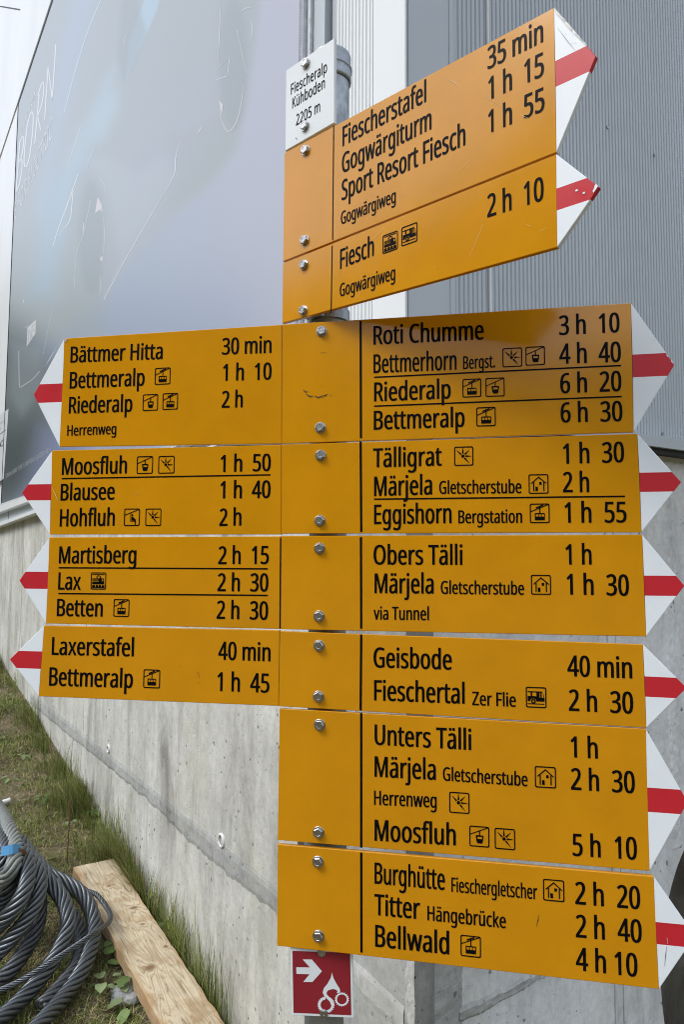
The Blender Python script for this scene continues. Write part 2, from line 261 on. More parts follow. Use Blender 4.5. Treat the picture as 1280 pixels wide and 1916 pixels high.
GLYPHS = "A 639|545 0 459 221 176 221 91 0 0 0 279 717 360 717 638 0|352 517 342 546 328 589 318 624 307 583 296 546 287 517 206 301 432 301;B 650|301 714 383 710 451 696 503 674 542 642 564 596 572 537 568 497 556 462 537 433 510 408 477 390 436 379 436 374 479 364 517 348 550 325 575 294 591 254 596 203 588 143 566 92 530 52 480 23 420 6 348 0 97 0 97 714|319 410 397 417 445 439 470 476 479 527 474 563 461 591 437 611 384 631 305 637 187 637 187 410|187 335 187 76 331 76 388 80 432 92 463 113 491 156 500 210 496 246 483 276 461 301 428 319 383 331 324 335;C 632|403 645 349 640 300 625 258 601 222 568 194 527 173 477 160 421 156 357 163 275 183 204 218 146 265 104 327 78 402 69 491 77 573 97 573 19 490 -3 389 -10 320 -5 260 10 207 35 162 69 126 112 97 163 70 253 61 358 67 435 83 506 111 568 149 622 198 665 257 698 326 717 404 724 458 721 510 713 558 700 601 682 565 606 491 633 449 642;D 730|669 364 664 288 649 221 624 163 591 113 548 73 497 41 438 18 371 5 296 0 97 0 97 714 317 714 386 710 448 696 504 674 553 643 593 604 626 556 650 501 664 436|574 361 566 447 542 517 504 570 450 607 384 630 304 637 187 637 187 77 284 77 373 85 445 109 501 148 542 204 566 275;E 556|496 0 97 0 97 714 496 714 496 635 187 635 187 412 478 412 478 334 187 334 187 79 496 79;F 519|187 0 97 0 97 714 496 714 496 635 187 635 187 382 477 382 477 303 187 303;G 728|407 377 654 377 654 27 537 -1 403 -10 333 -5 271 10 216 34 169 68 131 111 100 161 71 252 61 357 66 428 81 493 105 551 139 602 181 644 231 678 290 704 357 719 431 724 489 721 544 713 644 682 610 604 524 633 476 642 426 645 347 636 280 610 226 568 187 510 163 440 155 357 162 277 182 206 218 148 269 104 337 77 424 68 504 73 564 85 564 297 407 297;H 741|643 0 553 0 553 333 187 333 187 0 97 0 97 714 187 714 187 412 553 412 553 714 643 714;I 339|298 0 40 0 40 52 124 71 124 642 40 662 40 714 298 714 298 662 214 642 214 71 298 52;J 273|-4 -190 -46 -186 -78 -177 -78 -101 -44 -108 -6 -111 42 -101 62 -87 78 -66 89 -36 92 4 92 714 182 714 182 11 176 -52 159 -102 131 -141 94 -168 48 -185;K 619|619 0 513 0 260 341 187 277 187 0 97 0 97 714 187 714 187 362 248 430 310 498 503 714 608 714 325 403;L 524|97 0 97 714 187 714 187 80 499 80 499 0;M 907|412 0 177 626 173 626 176 575 179 507 180 433 180 0 97 0 97 714 230 714 450 129 454 129 678 714 810 714 810 0 721 0 721 439 722 508 725 573 728 625 724 625 486 0;N 760|663 0 558 0 176 593 172 593 175 538 178 471 180 399 180 0 97 0 97 714 201 714 582 123 586 123 583 171 580 241 579 311 579 714 663 714;O 781|720 358 715 279 699 207 673 145 636 91 590 48 533 16 467 -3 391 -10 312 -3 245 16 188 48 142 91 106 145 81 208 66 280 61 359 70 462 97 551 125 602 162 644 206 679 260 705 322 720 392 725 460 720 520 705 572 679 617 645 654 602 682 551 711 462|156 358 162 274 181 203 213 145 258 103 318 77 391 68 465 77 523 103 568 146 600 203 619 274 625 358 619 441 600 512 569 569 524 612 465 637 392 646 318 637 258 611 213 570 181 512 162 442;P 605|286 714 371 708 439 690 490 659 526 617 547 566 554 504 550 461 539 419 520 381 492 347 453 318 404 296 343 283 269 278 187 278 187 0 97 0 97 714|278 637 187 637 187 355 259 355 321 359 372 369 411 388 439 416 456 453 461 500 456 542 441 576 417 603 382 622 336 633;Q 781|720 358 714 275 697 200 667 134 627 80 575 38 512 8 683 -170 554 -170 416 -9 403 -9 391 -10 312 -3 245 16 188 48 142 91 106 145 81 208 66 280 61 359 70 462 97 551 125 602 162 644 206 679 260 705 322 720 392 725 460 720 520 705 572 679 617 645 654 602 682 551 711 462|156 358 162 274 181 203 213 145 258 103 318 77 391 68 465 77 523 103 568 146 600 203 619 274 625 358 619 441 600 512 569 569 524 612 465 637 392 646 318 637 258 611 213 570 181 512 162 442;R 622|294 714 375 708 440 691 491 663 526 624 547 573 554 511 549 459 533 416 509 382 479 355 411 320 607 0 502 0 329 295 187 295 187 0 97 0 97 714|289 636 187 636 187 371 294 371 347 375 389 386 421 405 443 432 457 466 461 507 456 549 442 582 419 606 386 623 343 633;S 549|502 191 494 132 471 82 433 43 382 14 320 -4 247 -10 171 -6 104 5 51 24 51 110 140 81 195 71 251 68 300 71 340 82 371 99 394 122 408 150 412 183 408 215 397 242 377 265 345 286 244 330 163 366 132 387 106 411 86 438 71 468 63 502 60 542 67 595 89 639 124 675 169 702 225 718 288 724 345 721 396 713 485 684 457 607 376 634 332 642 286 645 245 642 211 632 185 616 166 595 155 570 151 541 155 508 166 481 186 458 215 438 307 397 365 373 413 347 452 318 479 284 496 242;T 556|323 0 233 0 233 635 10 635 10 714 545 714 545 635 323 635;U 731|640 252 632 182 610 118 572 65 518 24 449 -1 362 -10 280 -2 213 22 159 62 121 116 98 180 90 254 90 714 180 714 180 251 185 197 201 152 226 116 263 89 310 73 367 68 426 74 472 91 508 119 532 156 546 201 551 252 551 714 640 714;V 600|600 714 345 0 255 0 0 714 94 714 255 256 274 200 288 148 300 100 311 149 326 201 345 258 505 714;W 930|917 714 727 0 636 0 497 468 485 511 474 553 465 587 461 609 457 587 450 553 439 510 427 465 292 0 201 0 12 714 106 714 217 278 228 232 237 188 245 147 251 108 257 149 266 192 277 238 289 283 415 714 508 714 639 280 652 233 663 188 671 145 678 108 686 160 698 218 713 279 823 714;X 586|582 0 480 0 291 310 99 0 4 0 241 372 19 714 119 714 294 434 470 714 565 714 344 374;Y 566|283 363 469 714 566 714 328 277 328 0 238 0 238 273 0 714 98 714;Z 572|533 0 38 0 38 68 414 634 50 634 50 714 523 714 523 646 147 80 533 80;a 561|288 545 348 540 396 526 433 502 459 468 475 422 480 365 480 0 416 0 399 76 395 76 347 27 321 11 291 -1 215 -10 169 -6 128 7 94 29 68 59 52 100 46 149 53 198 74 239 109 272 159 297 223 313 303 320 394 323 394 355 387 412 365 448 330 467 283 474 242 471 203 461 132 433 105 499 188 531 237 542|314 259 229 249 175 227 147 193 137 148 144 109 164 82 196 66 235 61 297 70 348 98 373 128 388 167 393 214 393 262;b 615|173 575 171 511 168 465 173 465 200 496 236 522 282 539 339 545 401 537 455 514 499 475 533 422 553 352 560 268 553 183 532 114 499 60 455 21 401 -2 339 -10 282 -4 236 13 200 38 173 68 166 68 148 0 85 0 85 760 173 760|324 472 273 467 234 450 206 423 187 384 176 334 173 271 173 267 181 180 205 115 233 86 273 69 326 63 370 69 406 87 433 116 453 157 465 208 469 269 465 331 453 381 433 421 406 449 369 466;c 480|300 -10 233 -3 173 19 124 56 86 109 63 178 55 265 63 355 88 426 127 480 177 517 238 539 306 546 385 537 447 517 420 444 364 461 304 469 255 463 215 446 184 417 163 378 150 327 146 266 150 207 163 157 184 118 214 89 252 72 299 66 376 75 438 97 438 19 378 -2;d 615|275 -10 213 -2 159 21 115 59 82 113 62 183 55 267 62 351 82 421 115 475 160 515 214 538 276 546 315 543 349 535 403 507 442 467 448 467 444 505 442 546 442 760 530 760 530 0 459 0 446 72 442 72 403 30 349 1 314 -7|289 63 340 68 380 84 408 109 434 168 443 250 443 266 435 354 410 419 382 449 341 467 288 473 245 467 209 448 181 416 155 350 146 265 155 180 181 116 209 87 245 69;e 564|292 546 356 538 410 516 454 480 486 431 506 372 513 304 513 251 146 251 152 195 168 149 192 112 226 86 268 70 317 65 407 74 489 102 489 25 408 -1 313 -10 241 -2 178 21 127 60 87 113 63 182 55 264 62 346 84 415 120 471 167 512 225 538|291 474 252 469 219 456 191 433 162 385 148 321 421 321 417 364 407 401 389 431 365 454 332 469;f 344|332 468 197 468 197 0 109 0 109 468 15 468 15 509 109 539 109 570 114 633 129 682 155 719 189 745 232 760 283 765 341 759 387 747 364 678 327 688 284 693 246 686 218 663 202 626 197 571 197 536 332 536;g 615|275 546 325 541 370 526 410 501 443 465 448 465 460 536 530 536 530 -9 523 -79 504 -136 471 -182 425 -214 365 -234 290 -240 183 -231 97 -206 97 -125 138 -143 186 -156 239 -164 295 -167 338 -163 374 -149 403 -126 425 -96 439 -59 443 -16 443 5 444 40 446 71 442 71 411 35 373 10 328 -5 276 -10 212 -2 158 22 113 63 81 118 61 186 55 267 61 346 81 414 113 470 157 512 211 538|287 472 245 466 210 448 183 418 163 378 150 327 146 266 150 205 162 155 182 114 211 85 246 68 289 62 327 65 359 72 385 86 407 105 423 131 435 163 444 246 444 267 440 333 427 385 406 424 376 451 336 467;h 618|173 537 171 498 168 462 174 462 193 487 217 508 275 535 341 545 401 540 449 524 488 498 515 461 531 412 537 349 537 0 450 0 450 343 443 400 421 440 384 464 330 472 276 466 236 449 207 422 187 383 177 335 173 277 173 0 85 0 85 760 173 760;i 258|173 536 173 0 85 0 85 536|130 737 149 734 165 723 177 706 181 681 177 656 165 639 149 629 130 625 110 628 93 639 82 656 78 681 82 706 93 723 110 734;j 258|22 -240 -22 -236 -55 -228 -55 -157 -24 -164 11 -167 40 -163 64 -149 80 -124 85 -83 85 536 173 536 173 -80 169 -127 157 -166 137 -198 108 -221 70 -235|78 681 82 706 93 723 110 734 130 737 149 734 165 723 177 706 181 681 177 656 165 639 149 629 130 625 110 628 93 639 82 656;k 534|172 363 171 321 168 276 172 276 190 299 214 329 236 355 407 536 510 536 293 307 525 0 419 0 233 250 172 197 172 0 85 0 85 760 172 760;l 258|173 0 85 0 85 760 173 760;m 935|673 546 729 541 774 525 809 499 834 462 849 412 854 349 854 0 767 0 767 345 760 400 740 440 707 464 658 472 611 467 574 452 546 427 521 372 513 296 513 0 426 0 426 345 423 384 414 415 399 440 378 458 350 468 316 472 268 466 231 449 204 422 186 384 176 336 173 278 173 0 85 0 85 536 156 536 169 463 174 463 193 489 215 509 270 537 332 546 389 540 435 524 471 496 496 456 501 456 533 496 574 524 622 540;n 618|343 546 402 541 450 525 488 499 515 462 532 412 537 349 537 0 450 0 450 343 443 400 421 440 384 464 330 472 277 466 236 450 207 422 181 361 173 278 173 0 85 0 85 536 156 536 169 463 174 463 194 489 218 509 277 537;o 605|551 269 547 206 533 150 512 103 483 63 447 31 405 8 355 -5 301 -10 250 -5 203 8 161 31 125 63 96 103 73 150 60 206 55 269 62 351 85 419 121 474 171 513 232 538 304 546 373 538 432 513 482 474 519 419 543 351|146 269 150 210 163 159 184 118 214 88 254 69 303 63 352 69 392 88 422 118 443 159 456 210 460 269 456 328 443 378 422 418 391 447 352 466 302 472 252 466 213 448 183 418 162 377 150 328;p 615|340 546 402 538 455 515 499 477 533 423 553 354 560 269 553 185 532 115 499 61 455 21 402 -2 339 -10 300 -7 266 1 211 29 173 68 167 68 171 25 173 -20 173 -240 85 -240 85 536 157 536 169 463 173 463 211 505 236 522 265 535 300 543|324 472 275 467 237 451 208 426 189 390 177 343 173 286 173 269 176 208 187 157 206 117 234 87 274 69 326 63 371 70 406 90 434 122 453 163 465 213 469 270 460 353 433 417 406 448 369 466;q 615|442 -11 443 31 447 72 441 72 414 40 377 14 331 -4 273 -10 212 -2 160 21 115 59 82 113 62 183 55 267 62 351 83 421 117 475 161 514 215 538 276 546 333 540 379 522 415 495 443 463 447 463 460 536 530 536 530 -240 442 -240|290 63 340 68 378 83 407 108 427 144 438 191 443 248 443 266 435 356 409 420 380 450 340 467 288 473 244 467 208 448 181 416 155 350 146 265 155 180 181 116 209 87 245 69;r 413|335 546 367 544 398 540 387 459 358 464 329 466 299 463 270 453 243 437 220 416 200 391 185 360 176 325 173 286 173 0 85 0 85 536 157 536 167 438 171 438 212 492 238 514 267 531 300 542;s 479|434 148 427 100 408 61 376 30 334 8 282 -5 220 -10 123 -1 52 24 52 104 129 74 175 64 222 61 280 66 319 82 342 108 349 140 346 159 338 176 298 208 217 244 128 284 95 306 71 332 56 364 51 404 57 446 76 481 106 509 171 537 252 546 343 536 423 510 393 440 322 464 246 474 198 470 163 456 142 436 135 409 138 389 148 371 191 341 273 307 360 268 392 246 415 219 429 187;t 361|264 62 305 65 339 73 339 6 299 -5 249 -10 209 -6 171 4 139 24 114 55 97 98 92 156 92 468 16 468 16 510 93 545 128 659 180 659 180 536 335 536 335 468 180 468 180 158 186 115 203 85 230 68;u 618|533 536 533 0 461 0 448 71 444 71 424 45 400 25 341 -1 274 -10 215 -5 167 10 128 37 101 74 84 123 79 185 79 536 168 536 168 191 175 135 197 95 234 71 287 63 341 69 381 85 411 113 430 151 441 200 445 257 445 536;v 508|203 0 0 536 94 536 208 220 225 171 241 119 251 78 255 78 266 120 283 172 300 220 414 536 508 536 304 0;w 786|431 303 419 344 408 383 400 418 394 445 390 445 384 418 376 383 366 343 354 302 258 1 158 1 11 537 102 537 176 251 191 192 203 136 211 91 215 91 222 121 230 159 240 199 251 235 346 537 442 537 534 235 548 186 562 135 570 92 574 92 581 134 594 190 610 251 685 537 775 537 626 1 523 1;x 529|212 274 27 536 127 536 265 334 402 536 501 536 316 274 511 0 411 0 265 214 117 0 18 0;y 510|1 536 95 536 211 231 229 179 245 130 256 85 260 85 279 150 306 232 415 536 510 536 279 -74 258 -121 234 -161 206 -195 172 -219 132 -235 84 -240 42 -237 11 -232 11 -162 37 -166 70 -168 99 -165 123 -156 144 -142 162 -123 189 -73 217 -2;z 470|431 0 39 0 39 58 327 468 56 468 56 536 424 536 424 470 140 68 431 68;0 572|523 358 520 276 510 203 493 140 468 87 436 46 394 15 344 -4 285 -10 235 -5 191 10 152 34 107 88 74 160 55 251 49 358 55 466 72 556 103 628 148 682 186 706 232 720 285 725 335 720 380 706 418 682 464 628 497 556 516 466|137 358 141 268 151 195 171 138 198 97 236 73 285 65 334 73 371 97 400 137 419 194 430 268 434 358 430 448 419 520 400 577 371 617 334 642 285 650 236 642 198 617 171 577 151 520 141 448;1 572|355 0 269 0 269 499 269 548 271 585 273 622 244 595 211 567 135 505 89 564 282 714 355 714;2 572|520 0 48 0 48 73 235 262 326 358 358 400 382 440 396 483 401 529 392 581 366 618 326 641 275 649 226 644 183 631 103 581 56 640 117 683 190 713 231 721 275 724 337 718 390 701 433 673 464 635 484 589 491 534 485 480 468 429 440 380 404 333 308 231 159 84 159 80 520 80;3 572|493 547 489 502 475 464 453 432 423 407 387 388 345 376 345 372 397 362 440 344 473 318 496 286 510 247 515 203 508 144 486 92 449 49 397 17 327 -3 241 -10 137 -1 90 10 45 29 45 111 92 91 142 76 193 67 242 64 300 68 346 81 381 101 404 130 418 164 423 205 417 246 399 277 371 301 331 318 281 328 223 331 154 331 154 406 224 406 278 410 322 423 357 443 382 470 398 503 403 541 394 587 368 621 327 643 273 650 204 642 146 621 93 590 49 650 92 678 143 702 204 718 272 724 340 718 396 702 438 674 469 638 487 595;4 572|552 162 448 162 448 0 363 0 363 162 21 162 21 237 357 718 448 718 448 241 552 241|363 466 363 513 365 554 366 590 368 624 364 624 344 583 321 546 107 241 363 241;5 572|275 438 343 432 402 413 450 383 485 341 508 290 515 228 507 159 483 100 444 53 391 18 326 -3 248 -10 144 0 100 12 63 29 63 112 103 92 150 77 201 68 249 65 299 69 341 81 377 103 403 132 419 171 425 219 420 262 406 298 382 326 348 347 302 360 246 364 182 359 124 349 80 377 107 714 465 714 465 634 182 634 165 427 211 434;6 572|55 305 63 427 75 485 93 540 118 591 151 635 193 672 244 700 307 718 382 724 428 722 470 715 470 640 429 649 384 652 321 646 269 629 228 602 196 566 174 523 158 474 143 363 149 363 187 406 212 423 242 436 278 444 318 447 376 441 426 421 468 390 499 347 519 294 525 230 518 161 497 102 463 54 418 19 363 -3 298 -10 249 -5 203 9 162 33 125 67 96 111 73 165 60 230|297 64 336 68 370 82 399 104 421 136 434 178 438 230 429 291 403 338 377 360 342 374 300 378 256 373 218 358 187 336 163 309 149 278 144 247 153 182 182 123 204 99 230 80 261 68;7 572|136 0 429 634 44 634 44 714 523 714 523 646 233 0;8 572|285 724 344 719 396 704 439 680 471 647 492 604 499 553 494 513 480 478 459 448 431 421 363 378 443 330 475 302 500 269 517 230 522 185 515 129 493 81 458 43 411 14 354 -4 288 -10 217 -4 157 13 111 41 76 78 56 126 49 182 54 228 69 267 93 300 124 329 197 373 133 418 108 446 88 477 76 513 72 554 79 605 100 646 133 680 176 704 227 719|135 181 144 133 172 94 219 69 286 60 350 69 397 94 426 134 436 184 431 217 417 245 395 271 365 293 286 331 270 337 196 296 170 272 150 246 139 216|284 653 234 646 193 626 167 594 158 550 162 516 175 488 196 465 223 445 289 412 351 445 376 465 395 488 408 517 412 550 403 594 377 626 336 646;9 572|520 409 511 287 500 229 482 173 457 123 424 78 382 41 330 13 267 -4 192 -10 145 -7 102 0 102 75 144 65 190 62 254 68 305 85 346 112 378 147 401 190 417 239 431 350 425 350 387 308 362 291 331 278 296 270 255 267 198 273 147 292 106 324 75 366 56 419 50 483 57 553 78 612 113 660 158 695 214 717 278 724 327 719 373 704 414 680 450 646 479 602 501 548 515 484|278 650 239 645 205 632 176 609 155 577 141 535 137 484 145 422 171 375 197 354 231 340 274 336 319 341 357 355 388 378 411 405 426 436 431 467 421 531 393 591 371 615 345 634 314 646;ä 561|288 545 348 540 396 526 433 502 459 468 475 422 480 365 480 0 416 0 399 76 395 76 347 27 321 11 291 -1 215 -10 169 -6 128 7 94 29 68 59 52 100 46 149 53 198 74 239 109 272 159 297 223 313 303 320 394 323 394 355 387 412 365 448 330 467 283 474 242 471 203 461 132 433 105 499 188 531 237 542|314 259 229 249 175 227 147 193 137 148 144 109 164 82 196 66 235 61 297 70 348 98 373 128 388 167 393 214 393 262|141 681 144 703 155 718 170 727 188 730 206 727 221 718 231 703 235 681 231 659 221 643 206 634 188 631 170 634 155 643 144 659|329 681 332 703 342 718 357 727 375 730 393 727 408 718 419 703 422 681 418 659 408 643 393 634 375 631 357 634 342 643 332 659;ö 605|551 269 547 206 533 150 512 103 483 63 447 31 405 8 355 -5 301 -10 250 -5 203 8 161 31 125 63 96 103 73 150 60 206 55 269 62 351 85 419 121 474 171 513 232 538 304 546 373 538 432 513 482 474 519 419 543 351|146 269 150 210 163 159 184 118 214 88 254 69 303 63 352 69 392 88 422 118 443 159 456 210 460 269 456 328 443 378 422 418 391 447 352 466 302 472 252 466 213 448 183 418 162 377 150 328|163 681 167 703 177 718 192 727 210 730 228 727 243 718 253 703 257 681 254 659 243 643 228 634 210 631 192 634 177 643 167 659|351 681 354 703 365 718 379 727 397 730 415 727 430 718 441 703 444 681 441 659 430 643 415 634 397 631 379 634 365 643 354 659;ü 618|533 536 533 0 461 0 448 71 444 71 424 45 400 25 341 -1 274 -10 215 -5 167 10 128 37 101 74 84 123 79 185 79 536 168 536 168 191 175 135 197 95 234 71 287 63 341 69 381 85 411 113 430 151 441 200 445 257 445 536|169 681 172 703 183 718 198 727 216 730 234 727 249 718 259 703 263 681 260 659 249 643 234 634 216 631 198 634 183 643 172 659|357 681 360 703 370 718 385 727 403 730 421 727 436 718 446 703 450 681 446 659 436 643 421 634 403 631 385 634 370 643 360 659;Ä 639|545 0 459 221 176 221 91 0 0 0 279 717 360 717 638 0|352 517 342 546 328 589 318 624 307 583 296 546 287 517 206 301 432 301|178 859 182 881 192 896 207 905 225 908 243 905 258 896 268 881 272 859 268 837 258 821 243 812 225 809 207 812 192 821 181 837|366 859 369 881 379 896 394 905 412 908 430 905 445 896 456 881 459 859 455 837 445 821 430 812 412 809 394 812 379 821 369 837;Ö 781|720 358 715 279 699 207 673 145 636 91 590 48 533 16 467 -3 391 -10 312 -3 245 16 188 48 142 91 106 145 81 208 66 280 61 359 70 462 97 551 125 602 162 644 206 679 260 705 322 720 392 725 460 720 520 705 572 679 617 645 654 602 682 551 711 462|156 358 162 274 181 203 213 145 258 103 318 77 391 68 465 77 523 103 568 146 600 203 619 274 625 358 619 441 600 512 569 569 524 612 465 637 392 646 318 637 258 611 213 570 181 512 162 442|251 859 254 881 265 896 280 905 298 908 316 905 331 896 341 881 345 859 341 837 331 821 316 812 298 809 280 812 265 821 254 837|439 859 442 881 452 896 467 905 485 908 503 905 518 896 528 881 532 859 528 837 518 821 503 812 485 809 467 812 452 821 442 837;Ü 731|640 252 632 182 610 118 572 65 518 24 449 -1 362 -10 280 -2 213 22 159 62 121 116 98 180 90 254 90 714 180 714 180 251 185 197 201 152 226 116 263 89 310 73 367 68 426 74 472 91 508 119 532 156 546 201 551 252 551 714 640 714|226 859 230 881 240 896 255 905 273 908 291 905 306 896 317 881 320 859 317 837 306 821 291 812 273 809 255 812 240 821 229 837|414 859 417 881 427 896 442 905 460 908 478 905 493 896 503 881 507 859 503 837 493 821 478 812 460 809 442 812 427 821 417 837;. 268|72 54 76 85 90 106 110 117 133 121 157 117 177 106 191 85 196 54 191 23 177 2 157 -10 133 -14 110 -10 90 2 76 23;, 268|192 105 169 29 138 -52 106 -129 41 -129 60 -48 78 38 91 116 185 116;- 322|40 229 40 307 282 307 282 229;/ 372|362 714 96 0 10 0 276 714;: 268|72 54 76 85 90 106 110 117 133 121 157 117 177 106 191 85 196 54 191 23 177 2 157 -10 133 -14 110 -10 90 2 76 23|72 482 76 514 90 535 110 546 133 550 157 546 177 535 191 514 196 482 191 451 177 430 157 418 133 414 110 418 90 430 76 451;+ 572|321 388 520 388 520 317 321 317 321 111 249 111 249 317 50 317 50 388 249 388 249 595 321 595;% 831|195 724 240 717 278 698 307 666 328 621 341 566 345 501 341 435 329 380 308 335 280 302 242 283 195 276 151 283 115 302 86 335 66 380 53 435 49 501 58 595 84 666 112 698 149 717|195 662 162 652 139 621 126 571 122 501 126 431 139 380 153 357 172 344 195 339 229 349 253 379 267 430 272 501 267 571 253 621 229 652|652 714 256 0 179 0 575 714|632 438 677 432 714 412 743 379 765 335 778 280 782 215 778 149 766 94 746 50 717 16 679 -3 632 -10 588 -3 552 16 523 50 503 94 490 149 486 215 495 309 521 379 549 412 586 431|632 375 599 365 576 335 563 285 559 215 563 144 576 93 599 63 632 53 666 63 690 93 704 143 709 215 704 285 690 335 666 365;² 600|94 0 94 714 505 714 505 0|145 51 454 51 454 663 145 663"

# ------------------------------------------------------------------ where the big surfaces stand
AW = 0.973                                             # bearing of the long building face
_c = ray(759, 600); CORNER = EYE + _c * (1.9 / _c.y); CORNER.z = 0
ES = Vector((-math.cos(AW), math.sin(AW), 0))          # along the long face, away from the viewer
EW = Vector((-math.sin(AW), -math.cos(AW), 0))         # out of the long face
WALL = Plane(CORNER, AW)                               # u = -s
RIGHT = Plane(CORNER, AW - PI / 2)                     # u runs away along the end face
def wuv(px, py):                                       # (s, z) on the long face
    u, v = WALL.uv(px, py); return -u, v
def wp(s, out, z): return CORNER + ES * s + EW * out + Vector((0, 0, z))
def rp(r, out, z): return CORNER - EW * r - ES * out + Vector((0, 0, z))
def wloc(p): q = p - CORNER; return q.dot(ES), q.dot(EW)

F1, F2 = wuv(420, 1916), wuv(0, 1220)                  # the foot of the wall
SLOPE = (F2[1] - F1[1]) / (F2[0] - F1[0]); Z0 = F1[1] - SLOPE * F1[0]
def gz(s, o):
    """height of the bank at s along and o out of the long face"""
    sc_ = 12 * math.tanh(s / 12) if s > 0 else 3 * math.tanh(s / 3)
    z = Z0 + SLOPE * sc_
    near = math.exp(-(s*s + o*o) / 400.0)
    z += near * (.055 * noise.noise(Vector((s*1.1, o*1.1, 3))) + .03 * noise.noise(Vector((s*3.1, o*3.1, 1))) + .012 * noise.noise(Vector((s*9, o*9, 5)))) * min(1, max(0, o) * 3 + .15)
    return z
def ground_at(px, py, h=0.0):
    d = ray(px, py); t = 1.0
    for _ in range(60):
        p = EYE + d * t; s, o = wloc(p); e = p.z - gz(s, o) - h
        if d.z > -1e-3: break
        t += e / -d.z * .7
    return EYE + d * t
print('GROUND', Z0, SLOPE, F1, F2)

# ------------------------------------------------------------------ ground
def axis(lo, hi, fine0, fine1, st):
    a = []; x = fine0
    while x <= fine1: a.append(x); x += st
    k = st; x = fine1
    while x < hi: k *= 1.35; x += k; a.append(min(x, hi))
    k = st; x = fine0; b = []
    while x > lo: k *= 1.35; x -= k; b.append(max(x, lo))
    return b[::-1] + a
ss, oo = axis(-400, 400, -1.5, 8.5, .05), axis(-400, 400, -.15, 3.6, .05)
g = MB(); n = len(oo)
g.v = [tuple(wp(s, o, gz(s, o))) for s in ss for o in oo]
g.f = [(i*n+j, i*n+j+1, (i+1)*n+j+1, (i+1)*n+j) for i in range(len(ss)-1) for j in range(n-1)]
q = mat('bank_soil', (.08, .07, .05), .95, 0, .1); t = NT(q); co = t.co()
c = t.ramp(t.noise(2.6, 6, .65, co), [(.30, (.095,.08,.048)), (.48, (.24,.195,.125)), (.62, (.16,.15,.065)), (.75, (.34,.28,.19))])
c = t.mix(.7, c, t.ramp(t.noise(60, 6, .7, co), [(.25, g3(.25)), (.75, g3(1.15))]), 'MULTIPLY')
t.base(c); t.bump(t.noise(45, 6, .7, co), .9, .02); M['soil'] = q
tag(g.build('ground', M['soil'], smooth=True), kind='structure')

# ------------------------------------------------------------------ unseen mountain sides, skyline shaped for the reflections in the signs
hm = MB(); NH = 180
for k in range(NH+1):
    a = 2*PI*k/NH; lift = 15 * math.exp(-((math.degrees(a) - 214) / 24.0)**2); e = math.tan(math.radians(20 - 4 * math.exp(-((math.degrees(a) - 270) / 26.0)**2) + lift + 3.5*noise.noise(Vector((math.cos(a)*1.7, math.sin(a)*1.7, 3))) + 3*noise.noise(Vector((math.cos(a)*6, math.sin(a)*6, 1)))))
    for j in range(7):
        r = 150 + 45*j; hm.v.append((r*math.cos(a), r*math.sin(a), -18 + (e*420 + 18)*(j/6)**1.15 + (6*noise.noise(Vector((math.cos(a)*14, math.sin(a)*14, j*.8))) if j else 0)))
hm.f = [(k*7+j, k*7+j+1, k*7+j+8, k*7+j+7) for k in range(NH) for j in range(6)]; hm.mi = [0]*len(hm.f)
q = mat('alpine_slope', (.06,.075,.04), .95, 0, .1); t = NT(q)
t.base(t.ramp(t.noise(.03, 6, .65, t.co()), [(.35, (.028,.042,.022)), (.55, (.07,.085,.04)), (.72, (.16,.155,.13))])); M['slope'] = q
tag(hm.build('reflected_hills', M['slope'], smooth=True), kind='structure')

# ------------------------------------------------------------------ building: concrete base, sheet cladding, flashings
bld = empty('building', wp(0, 0, 0), 0, 'metal clad building on a pale concrete base behind the signpost', 'building')
def bpart(mb, name, mats, label=None, smooth=False):
    o = mb.build(name, mats, smooth=smooth); fixn(o)
    o.parent = bld; o.matrix_parent_inverse = Matrix.Translation(-bld.location)
    return tag(o, label) if label else o
S_END, R_END, ZTOP = 24.0, 7.0, 13.0
# lines that slope along the long face
def line_s(p1, p2):
    a, b = wuv(*p1), wuv(*p2); k = (b[1]-a[1])/(b[0]-a[0]); return lambda s: a[1] + k*(s - a[0])
def line_r(p1, p2):
    a, b = RIGHT.uv(*p1), RIGHT.uv(*p2); k = (b[1]-a[1])/(b[0]-a[0]); return lambda r: a[1] + k*(r - a[0])
zl_banner = line_s((0, 951), (48, 936)); zl_A = line_s((0, 964), (52, 946)); zl_B0 = line_s((0, 982), (64, 960)); zl_B1 = line_s((0, 989), (66, 966))
zr_top = line_r((1190, 818.5), (1280, 829)); zr_mid = line_r((1226, 843), (1280, 850)); zr_bot = line_r((1240, 854), (1280, 859))
zb = -1.2
def wall_strip(za, zbf, d0, d1, s0=0.0, s1=S_END, n=1):
    """a strip on the long face between two sloping lines, from d0 to d1 out of the face"""
    mb = MB()
    for i in range(n):
        a, b = s0 + (s1-s0)*i/n, s0 + (s1-s0)*(i+1)/n
        mb.hexa([wp(a,d0,za(a)), wp(b,d0,za(b)), wp(b,d1,za(b)), wp(a,d1,za(a)), wp(a,d0,zbf(a)), wp(b,d0,zbf(b)), wp(b,d1,zbf(b)), wp(a,d1,zbf(a))])
    return mb
def end_strip(za, zbf, d0, d1, r0=0.0, r1=R_END):
    return MB().hexa([rp(r0,d0,za(r0)), rp(r1,d0,za(r1)), rp(r1,d1,za(r1)), rp(r0,d1,za(r0)), rp(r0,d0,zbf(r0)), rp(r1,d0,zbf(r1)), rp(r1,d1,zbf(r1)), rp(r0,d1,zbf(r0))])
cst = lambda v: (lambda s: v)
mb = MB(); T = .35                                     # the concrete base, two leaves meeting at the corner
